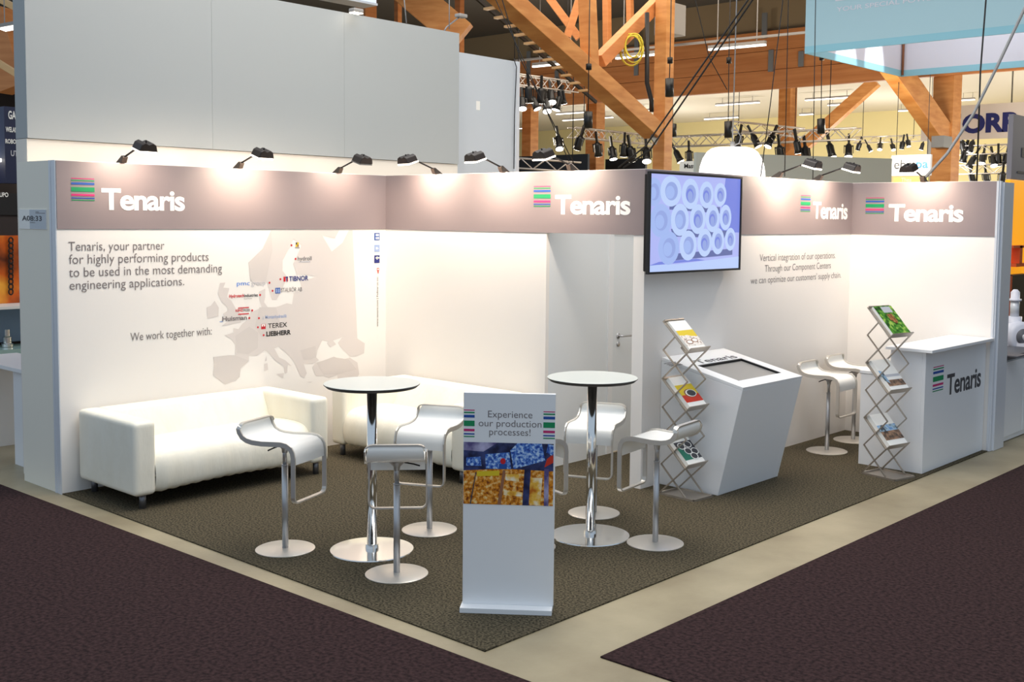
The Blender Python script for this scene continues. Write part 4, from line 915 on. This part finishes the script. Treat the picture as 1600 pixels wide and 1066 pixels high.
truss('short lighting truss with black spotlights beside the blue-grey partition', at(790, 123, x=xT), at(898, 137, x=xT), .24)
row('black stage spotlight under the short truss beside the blue-grey partition', 'spotlights on the short truss', [(816, 160), (835, 160), (854, 163), (872, 160), (826, 146), (845, 148), (861, 149), (877, 150)], lambda x, y: at(x, y, x=xT+.1), .95)
pU = at(893, 207, d=30); xU = pU.x
truss('lighting truss crossing behind the broad timber brace', at(893, 207, x=xU), at(1040, 221, x=xU), .26)
row('black stage spotlight hanging under the truss behind the broad brace', 'spotlights behind the broad brace', [(873, 222), (905, 222), (934, 232), (957, 238), (975, 233), (986, 239), (1010, 241), (1034, 242)], lambda x, y: at(x, y, d=29), 1.0)
pV = at(1080, 221, d=33); yV = pV.y
truss('long lighting truss passing behind the pendant lamp', at(1000, 224, y=yV), at(1342, 209, y=yV), .30)
row('black stage spotlight on the long truss behind the pendant lamp', 'spotlights on the long truss', [(1059, 243), (1077, 243), (1154, 219), (1180, 219), (1204, 219), (1219, 237), (1246, 228), (1259, 238), (1298, 234), (1326, 234)], lambda x, y: at(x, y, y=yV-.1), 1.05)
truss('low lighting truss just above the doorway fascia', at(795, 254, d=27), at(908, 262, d=27), .24)
pW = at(1530, 228, d=38)
truss('upper truss of the pair under the white banner at the far end', at(1485, 236, y=pW.y), at(1590, 232, y=pW.y), .3)
truss('lower truss of the pair under the white banner at the far end', at(1485, 266, y=pW.y), at(1590, 263, y=pW.y), .3)
row('black stage spotlight under the white banner at the far end', 'spotlights under the white banner', [(1505, 228), (1518, 228), (1507, 243), (1519, 252), (1536, 246), (1552, 250), (1560, 248), (1572, 247), (1519, 278), (1541, 277), (1566, 277)], lambda x, y: at(x, y, y=pW.y-.1), 1.1)
truss('thin distant truss against the yellow wall', at(1335, 219, d=41), at(1440, 216, d=41), .22)
row('tiny grey spotlight on the thin distant truss against the yellow wall', 'spotlights on the thin distant truss', [(1342, 228), (1358, 231), (1375, 228), (1395, 229), (1410, 226), (1419, 223), (1441, 228)], lambda x, y: at(x, y, d=40.5), .8)
truss('short slanted truss high behind the pendant lamp', at(1140, 196, d=36), at(1256, 208, d=36), .28)
# black chain bags with their chains
def bag(label, px, y0, y1, ytop, d):
    p0 = at(px, y0, d=d); p1 = at(px, y1, d=d); t = thing('chain_bag', label, 'hoist', p1, 0, 'black chain bags')
    mb = MB(); mb.tube([p0, p1], .085, 'black', 12); mb.build('bag', t, world=True)
    mb = MB(); q0 = at(px+1, ytop, d=d); mb.tube([Vector((q0.x, q0.y, (ZCF if q0.y > YB_+.4 else ZCN)-.01)), q0, p0], .010, 'cable', 6); mb.build('chain', t, world=True)
    mb = MB(); mb.tube([at(px+1, ytop, d=d), at(px+1, ytop+9, d=d)], .055, 'darkmetal', 8); mb.build('hook', t, world=True)
bag('black chain bag hanging in front of the broad brace', 919, 175, 200, 100, 21)
bag('black chain bag just beyond the thick timber post', 1051, 194, 214, -5, 24)
bag('black chain bag hanging above the pendant lamp', 1138, 190, 215, 90, 24)
bag('black chain bag hanging above the pair of arm lamps', 1283, 186, 209, 85, 24)
bag('slim grey chain bag against the deep beam', 1046, 123, 151, 90, 22)
# hanging cables
def cable(label, pts, r, m='cable'):
    v = pts[0]-pts[1]
    if v.z > 0: pts = [pts[0]+v*max(0.0, (ZCN-.02-pts[0].z)/v.z)]+pts
    mb = MB(); mb.tube(pts, r, m, 6); tag(mb.build('hanging_cable'), label, 'cable', 'cables hanging in the hall')
cable('upper of two parallel black cables slanting down behind the screen', [at(1173, -6, d=11), at(1008, 229, d=12), at(966, 262, d=12.4)], .009)
cable('lower of two parallel black cables slanting down behind the screen', [at(1180, -6, d=11), at(1016, 234, d=12), at(974, 262, d=12.4)], .009)
cable('thick grey cable curving down to the reception counter wall', [at(1612, -10, d=11), at(1560, 100, d=11.2), at(1520, 180, d=11.3), at(1480, 240, d=11.4), at(1438, 286, d=11.4)], .016, 'whitecable')
cable('straight black cable hanging in front of the white banner', [at(1541, -6, d=12), at(1532, 110, d=12), at(1526, 287, d=12)], .009)
cable('thin cable beside the pendant lamp, hanging down to the wall', [at(1232, -6, d=13), at(1226, 276, d=13)], .005)
cable('thin cable hanging behind the pair of arm lamps', [at(1273, 88, d=13), at(1270, 282, d=13)], .005)
cable('thin slanting cable from the roof to the pendant lamp', [at(1224, -6, d=13.5), at(1204, 160, d=13.5), at(1188, 280, d=13.5)], .006)
cable('thin slanting cable high behind the pendant lamp', [at(1085, -6, d=20), at(1108, 90, d=20), at(1136, 140, d=20)], .008)
cable('first of two black cables crossing the broad brace', [at(772, -6, d=14), at(830, 120, d=14), at(889, 252, d=14)], .006)
cable('second of two black cables crossing the broad brace', [at(783, -6, d=14), at(812, 90, d=14), at(897, 256, d=14)], .006)
cable('white wire holding the unlit end of the tall partition', [at(631, -6, d=11), at(635, 36, d=11)], .006, 'whitecable')
cable('second white wire above the tall partition end', [at(702, -6, d=11), at(702, 46, d=11)], .005, 'whitecable')

# pendant lamp
pD = at(1143, 290, d=15); zt = at(1143, 231, d=15).z; R = 0.445
pl_ = thing('pendant_lamp', 'large glowing white dome lamp rising behind the side wall', 'lamp', (pD.x, pD.y, zt-.62))
prof = [(0, .62), (.22, .62), (.28, .605), (.34, .56), (.395, .47), (.43, .36), (.445, .24), (.44, .12), (.41, 0)]
weld(MB().lathe(prof, 'dome', 48).build('shade', pl_), 1.2)
MB().tube([(0, 0, .62), (0, 0, .70)], .03, 'hvac', 12).build('fitting', pl_)
MB().tube([(0, 0, .70), (0.02, 0, 4.0)], .008, 'whitecable', 6).build('suspension_wire', pl_)
mb = MB(); mb.tube([(0.02, 0, .64), (.09, .02, .68), (.11, .03, .76), (.05, .02, .86), (.02, 0, .92)], .007, 'whitecable', 6); mb.build('flex', pl_)

# aqua hanging banner
aq = thing('hanging_banner', 'square hanging banner of aqua fabric with white lining', 'banner', (1.9, 12.3, 4.5))
xa, xb, ya, yb, zb, zc = 0.24, 3.75, 10.72, 13.95, 4.5, 6.4
def ring(i0, i1, z0, z1, m, name):
    for nm, a, b in (('a', (xa+i0, ya+i0, z0), (xb-i0, ya+i1, z1)), ('b', (xa+i0, yb-i1, z0), (xb-i0, yb-i0, z1)), ('c', (xa+i0, ya+i1, z0), (xa+i1, yb-i1, z1)), ('d', (xb-i1, ya+i1, z0), (xb-i0, yb-i1, z1))):
        MB().box(a, b, m).build(name, aq, world=True)
ring(0, .012, zb+.1, zc, 'aqua', 'fabric_panel'); ring(.012, .02, zb+.1, zc, 'whitefabric', 'lining'); ring(0, .022, zb, zb+.1, 'aquahem', 'hem')
for wx in (xa+.1, xb-.1):
    for wy in (ya+.006, yb-.006): MB().tube([(wx, wy, zc-.02), (wx, wy, ZCN-.01)], .006, 'cable', 6).build('suspension_wire', aq)
for ch in aq.children:
    if ch.name.startswith('suspension_wire'): ch.location = -Vector(aq.location)
mb = MB(); mb.tube([(xa+.05, yb-.05, zb+.02), (xa+.05, yb-.05, zc)], .02, 'brown', 8); mb.build('corner_pole', aq, world=True)
plQ = (Vector((0, ya-.004, 0)), -Y_)
mb = MB(); letter_px(mb, 'YOUR SPECIAL POWERS', plQ, X_, Z_, (1307, 18.5), (1472, 4), (1307, 11.5), 'whitefabric', 0.01)
a = at(1305, 2, pl=plQ); mb.poly([a, a+X_*.35, a+X_*.4+Z_*.25, a+X_*.05+Z_*.25], 'whitefabric'); tag(mb.build('lettering', aq, world=True), 'white lettering')
for i, (px, py) in enumerate(((1322, 60), (1366, 55))):
    p = at(px, py+30, x=xa+.35); l = bpy.data.lights.new('banner_spot', 'SPOT'); l.energy = 60; l.spot_size = .45; l.spot_blend = .5; l.color = (.9, .95, 1)
    o = bpy.data.objects.new('banner_spot', l); C.objects.link(o); q = at(px, py+40, x=xa+.02); l.energy = 220; o.location = (xa+1.0, q.y-.1, zb+1.5); o.rotation_euler = (q-Vector(o.location)).to_track_quat('-Z', 'Y').to_euler()

fill_point((2.0, 12.3, 5.6), 60, (.9, .94, 1), .3)  # added fill inside the banner ring, brightens its white lining
# banners, signs and partitions beyond
pO = at(1500, 190, d=34); yO = pO.y
tb = thing('white_banner', 'wide white banner with heavy navy capitals beyond the post', 'banner', at(1500, 218, y=yO))
a = at(1440, 181, y=yO); b = at(1640, 216, y=yO); zt0 = at(1500, 165, y=yO).z; zb0 = at(1500, 218.5, y=yO).z
MB().box((a.x, yO, zb0), (b.x, yO+.06, zt0), 'banner').build('fabric_panel', tb, world=True); wires(tb, (a.x+.3, b.x-.3), yO+.03, zt0-.02)
mb = MB(); letter_px(mb, 'ORP', (Vector((0, yO-.01, 0)), -Y_), X_, Z_, (1503, 209), (1589, 206), (1503, 179), 'navy', 0.05); mb.build('lettering', tb, world=True)
mb = MB(); letter_px(mb, 'T', (Vector((0, yO-.01, 0)), -Y_), X_, Z_, (1476, 210), (1500.5, 209), (1476, 179), 'navy', 0.05); mb.build('lettering', tb, world=True)
yE = at(1420, 258, d=27).y
eb = thing('hanging_sign', 'white sign with dark and bright blue letters above the reception counter lamp', 'sign', at(1420, 276, y=yE))
a = at(1393, 243, y=yE); b = at(1453, 274, y=yE)
MB().box((a.x, yE, b.z), (b.x, yE+.1, a.z), mat('white_sign_face', (226, 230, 234), .5)).build('face', eb, world=True)
wires(eb, (a.x+.1, b.x-.1), yE+.05, a.z-.02)
plE = (Vector((0, yE-.01, 0)), -Y_); mb = MB()
letter_px(mb, 'ebm', plE, X_, Z_, (1397, 264), (1430, 263), (1397, 250), 'textdark', 0.0); mb.build('lettering', eb, world=True)
mb = MB(); letter_px(mb, 'pa', plE, X_, Z_, (1431, 263), (1450, 262.5), (1431, 249), 'skyblue', 0.02); mb.build('lettering', eb, world=True)
p = at(1396, 277, y=yE); q = at(1449, 290, y=yE); st = thing('yellow_panel', 'dull yellow panel under the white sign with blue letters', 'sign', (p.x, yE, q.z))
MB().box((p.x, yE+.02, q.z-1), (q.x, yE+.1, p.z), mat('dull_yellow_panel', (190, 176, 104), .6)).build('face', st, world=True)
mb = MB(); letter_px(mb, 'Thea', (Vector((0, yE+.01, 0)), -Y_), X_, Z_, (1408, 284), (1424, 284), (1408, 278), 'palegrey'); mb.build('lettering', st, world=True)
p = at(1453, 182, d=30.5); q = at(1462, 300, d=30.5); tag(MB().box((p.x-.05, p.y, 0), (q.x+.1, p.y+.1, p.z), 'bluegrey').build('pale_post'), 'pale grey post standing before the thick timber post', 'post')
p0 = at(1088, 238, d=20); p1 = at(1394, 248, z=p0.z); dv = Vector((p1.x-p0.x, p1.y-p0.y, 0))
gw = MB(); gw.obox(Vector((p0.x, p0.y, 0)), dv, dv.cross(Z_).normalized()*-.1, (0, 0, p0.z), mat('grey_green_panel', (196, 204, 198), .6)); tag(gw.build('grey_partition'), 'grey-green partition of another stand, behind the pendant and arm lamps', 'partition')
ms = thing('small_white_sign', 'small white sign with black italics beside the pendant lamp', 'sign', at(1078, 270, d=21))
p = at(1062, 254, d=21); q = at(1092, 275, y=p.y); MB().box((p.x, p.y, -0.008), (q.x, p.y+.05, p.z+.02), 'paper').build('face', ms, world=True)
mb = MB(); letter_px(mb, 'Mast', (Vector((0, p.y-.006, 0)), -Y_), (X_), Z_, (1069, 263), (1086, 262), (1069, 256), 'textblack', 0.02); mb.build('lettering', ms, world=True)
for lab, a, b, d in (('black drape far behind the doorway fascia', (800, 245), (918, 275), 40), ('black drape far behind the thick timber post', (946, 249), (1008, 275), 39)):
    p = at(*a, d=d); q = at(*b, y=p.y); tag(MB().box((p.x, p.y, -0.008), (q.x, p.y+.1, p.z), 'black').build('black_drape'), lab, 'curtain', 'black drapes')

# neighbouring stand beyond the reception counter
cab = thing('white_cabinet', 'low white cabinet with dark top beyond the end post of the counter wall', 'cabinet', (4.2, 8.3, 0))
XC = 4.47; yc0 = 6.96
MB().box((3.8, yc0, 0.0), (XC-.02, 9.6, .80), 'white').build('body', cab, world=True)
for k in range(3): MB().box((XC-.02, yc0+.01+k*.66, .05), (XC, yc0+.65+k*.66, .785), 'white').build('door', cab, world=True, bevel=.004)
MB().box((3.7, yc0, .80), (XC+.01, 9.6, .84), 'counterdark').build('top', cab, world=True)
bl = thing('blower', 'white industrial blower with upright pipe standing on the low cabinet', 'machine', (4.15, 7.7, .84))
pc = at(1590, 525, x=4.2); 
mb = MB(); ax_ = Vector((.8, -.6, 0)).normalized(); k0 = pc
mb.tube([k0-ax_*.10, k0-ax_*.08, k0+ax_*.08, k0+ax_*.10], [.12, .155, .155, .12], 'machine', 36); mb.build('housing', bl, world=True)
mb = MB(); mb.tube([k0+ax_*.10, k0+ax_*.125], .085, 'counterdark', 28); mb.tube([k0+ax_*.125, k0+ax_*.14], .035, 'alu', 20); mb.build('inlet', bl, world=True)
pv = at(1587, 470, x=4.15); r_ = Vector((0, 0, 1))
mb = MB(); mb.tube([Vector((pv.x, pv.y-.02, k0.z)), Vector((pv.x, pv.y-.02, k0.z+.2))], .075, 'machine', 24); mb.build('outlet', bl, world=True)
mb = MB(); mb.tube([Vector((pv.x, pv.y-.02, k0.z+.2)), Vector((pv.x, pv.y-.02, pv.z))], .045, 'alu', 20); mb.build('pipe', bl, world=True)
mb = MB(); b_ = Vector((pv.x, pv.y-.02, pv.z)); mb.tube([b_, b_+r_*.02, b_+r_*.021, b_+r_*.09, b_+r_*.12], [.065, .065, .045, .045, .02], 'machine', 20); mb.build('cap', bl, world=True)
mb = MB(); mb.box((pc.x-.15, pc.y-.12, .841), (pc.x+.15, pc.y+.12, .875), 'machine'); mb.box((pc.x-.05, pc.y-.05, .875), (pc.x+.05, pc.y+.05, pc.z-.1), 'machine'); mb.build('foot', bl, world=True)
bk = MB(); c = at(1580, 556, z=.842); bk.obox((c.x-.1, c.y-.12, .842), (.2, 0, 0), (0, .26, 0), (-0.0, 0, .012), 'counterdark'); tag(bk.build('leaflet'), 'dark leaflet lying on the low cabinet before the blower', 'leaflet')
pg_ = at(1584, 178, d=13.5); zb1 = at(1584, 280, x=pg_.x).z
gs = thing('overhead_sign', 'grey overhead sign box above the orange wall at the picture edge', 'sign', (pg_.x, pg_.y, zb1))
MB().box((pg_.x-.06, pg_.y, zb1), (pg_.x, pg_.y+4, pg_.z), 'signgrey').build('box', gs, world=True)
mb = MB(); c = at(1597, 238, x=pg_.x+.006); mb.poly([(c.x, c.y, c.z-.06), (c.x, c.y+.6, c.z-.06), (c.x, c.y+.6, c.z+.06), (c.x, c.y, c.z+.06)], 'textdark'); c = at(1590, 267, x=pg_.x+.006); mb.poly([(c.x, c.y, c.z-.03), (c.x, c.y+1, c.z-.03), (c.x, c.y+1, c.z), (c.x, c.y, c.z)], 'textdark'); mb.build('lettering', gs, world=True)
ow = thing('orange_wall_panel', 'bright orange back wall of the stand beyond the counter wall', 'partition', (pg_.x, pg_.y, 0))
MB().box((pg_.x-.06, pg_.y-.02, 0), (pg_.x+.0, pg_.y+4, zb1-.01), mat('orange_emissive', (255, 170, 10), .5, emit=(255, 168, 14), estr=.7)).build('panel', ow, world=True)  # emission put into the colour to brighten the wall; nothing lights it from behind
om = thing('orange_machine', 'orange and dark machine in front of the orange wall', 'machine', (pg_.x+.2, pg_.y+.4, .84))
c0 = at(1582, 500, x=pg_.x+.05); c1_ = at(1604, 370, x=pg_.x+.05)
for (a, b, m, n) in (((1584, 384), (1606, 387), 'deeporange', 'frame_bar'), ((1588, 412), (1606, 416), 'deeporange', 'frame_bar'), ((1594, 384), (1597, 412), 'deeporange', 'frame_bar'), ((1576, 432), (1580, 500), 'deeporange', 'frame_bar'), ((1582, 430), (1606, 500), 'darkmetal', 'engine_block')):
    p = at(*a, x=pg_.x+.12); q = at(*b, x=pg_.x+.12); MB().box((p.x-.1, p.y, q.z), (p.x, max(q.y, p.y+.02), p.z), m).build(n, om, world=True)
MB().box((pg_.x-.3, pg_.y+.3, 0), (pg_.x+.12, pg_.y+2, at(1590, 500, x=pg_.x+.12).z-.001), 'darkroom').build('plinth', om, world=True)

# neighbouring stand on the map wall side
XN = -3.97
nw = thing('display_wall', 'dark display wall of the next stand with black header and orange picture', 'partition', (XN, 2, 0))
Y0n, Y1n = 0.0, 4.2
zz_ = lambda py: at(10, py, x=XN).z
MB().box((XN-.1, Y0n, -0.008), (XN, Y1n, zz_(330)), 'darkroom').build('panel', nw, world=True)
mb = MB(); mb.box((XN, Y0n, zz_(590)), (XN+.02, Y1n, zz_(583)), 'alu'); mb.build('rail', nw, world=True)
MB().box((XN+.001, Y0n, zz_(336)), (XN+.02, Y1n, zz_(302)), 'black').build('header', nw, world=True)
mb = MB(); letter_px(mb, 'GRUPO', (Vector((XN+.022, 0, 0)), X_), Y_, Z_, (-10, 307.5), (13, 307), (-10, 300.5), 'paper', .02); 
mb.build('lettering', nw, world=True)
pic = noise_mat('chain_picture', (60, 24, 10), (255, 180, 60), 1.6, .4, c3=(214, 96, 20))
MB().box((XN+.001, Y0n, zz_(474)), (XN+.015, Y1n, zz_(368)), pic).build('picture', nw, world=True)
mb = MB(); c = at(17, 375, x=XN+.05)
for k in range(11):
    p = at(17, 376+k*8, x=XN+.05); mb.tube([p+Vector((0, .022*math.cos(t*PI/6), .032*math.sin(t*PI/6))) for t in range(13)], .008, 'darkmetal', 6)
tag(mb.build('chain'), 'dark chain hanging before the orange picture of the next stand', 'chain')
gcase = thing('glass_case', 'long pale display counter with glass top in the next stand', 'counter', (XN+.3, 2, 0))
MB().box((XN+.02, Y0n, zz_(555)-.03), (XN+.5, Y1n, zz_(538)), 'glassgreen').build('front', gcase, world=True)
MB().box((XN+.02, Y0n, zz_(478)), (XN+.45, Y1n, zz_(474)), 'paper').build('top_edge', gcase, world=True)
MB().box((XN+.02, Y0n, zz_(534)), (XN+.03, Y1n, zz_(479)), mat('case_back', (130, 150, 176), .5)).build('back', gcase, world=True)
for yy in (Y0n, Y1n-.04): MB().box((XN+.02, yy, -0.008), (XN+.5, yy+.04, zz_(555)-.03), 'darkroom').build('support', gcase, world=True)
pr = [('polished metal fitting standing in the glass case', 11, .05, .16)]
c = at(11, 532, x=XN+.25)
mb = MB(); mb.lathe([(0, 0), (.06, 0), (.06, .03), (.045, .035), (.045, .10), (.03, .11), (.03, .18), (0, .185)], 'chrome', 20, o=(c.x, c.y, zz_(537.5))); tag(mb.build('metal_fitting'), 'upright polished fitting on the display counter of the next stand', 'fitting')
wt = thing('white_table', 'narrow white table with panel leg beside the outer end of the map wall', 'table', (-1.2, .3, 0))
MB().box((-1.29, .20, -0.008), (-0.90, .24, at(15, 577, y=.2).z-.001), 'white').build('panel_leg', wt, world=True)
MB().box((-2.2, .16, at(15, 577, y=.2).z), (-0.90, .62, at(15, 577, y=.2).z+.03), 'white').build('tabletop', wt, world=True)
MB().box((-2.15, .20, -0.008), (-2.1, .58, at(15, 577, y=.2).z-.001), 'white').build('panel_leg', wt, world=True)
card('white stand number card of the next stand at the picture edge', -1.03, -0.70, 2.0-.02, 2.135-.02, 0.30, 'A08:31', None)
tag(MB().box((-1.04, .30, -0.008), (-0.875, .34, 2.13), 'wallgrey').build('panel_end'), 'pale panel end carrying the number card of the next stand', 'partition') if False else None
gt = thing('navy_tower', 'tall navy sign tower with white names, beside the tall partition', 'sign', at(18, 250, x=-6))
p = at(6, 166, x=-6); q = at(50, 250, x=-6)
MB().box((-6.3, p.y, q.z-.3), (-6, q.y, p.z), mat('navy_panel', (24, 34, 66), .5)).build('panel', gt, world=True)
mb = MB(); plG = (Vector((-5.99, 0, 0)), X_)
letter_px(mb, 'GA', plG, Y_, Z_, (13, 186), (25, 185), (13, 173), 'paper', .03)
letter_px(mb, 'WELAND', plG, Y_, Z_, (9, 206), (31, 204), (9, 198), 'paper', .03)
letter_px(mb, 'ROBOTI', plG, Y_, Z_, (8.5, 224), (30, 222), (8.5, 217), 'paper', .03)
letter_px(mb, 'UTS', plG, Y_, Z_, (17, 244), (32, 242), (17, 235), 'palegrey', .03)
mb.build('lettering', gt, world=True)
gr_ = at(0, 252, x=-6.4); rk_ = thing('lit_shelf', 'lit shelf edge below the navy sign tower', 'shelf', gr_)
MB().box((-6.5, gr_.y-1, gr_.z-.02), (-6.1, gr_.y+2, gr_.z+.02), 'tube').build('shelf_light', rk_, world=True)
MB().box((-6.5, gr_.y-1, gr_.z-1.2), (-6.45, gr_.y+2, gr_.z-.02), 'darkroom').build('back_panel', rk_, world=True)
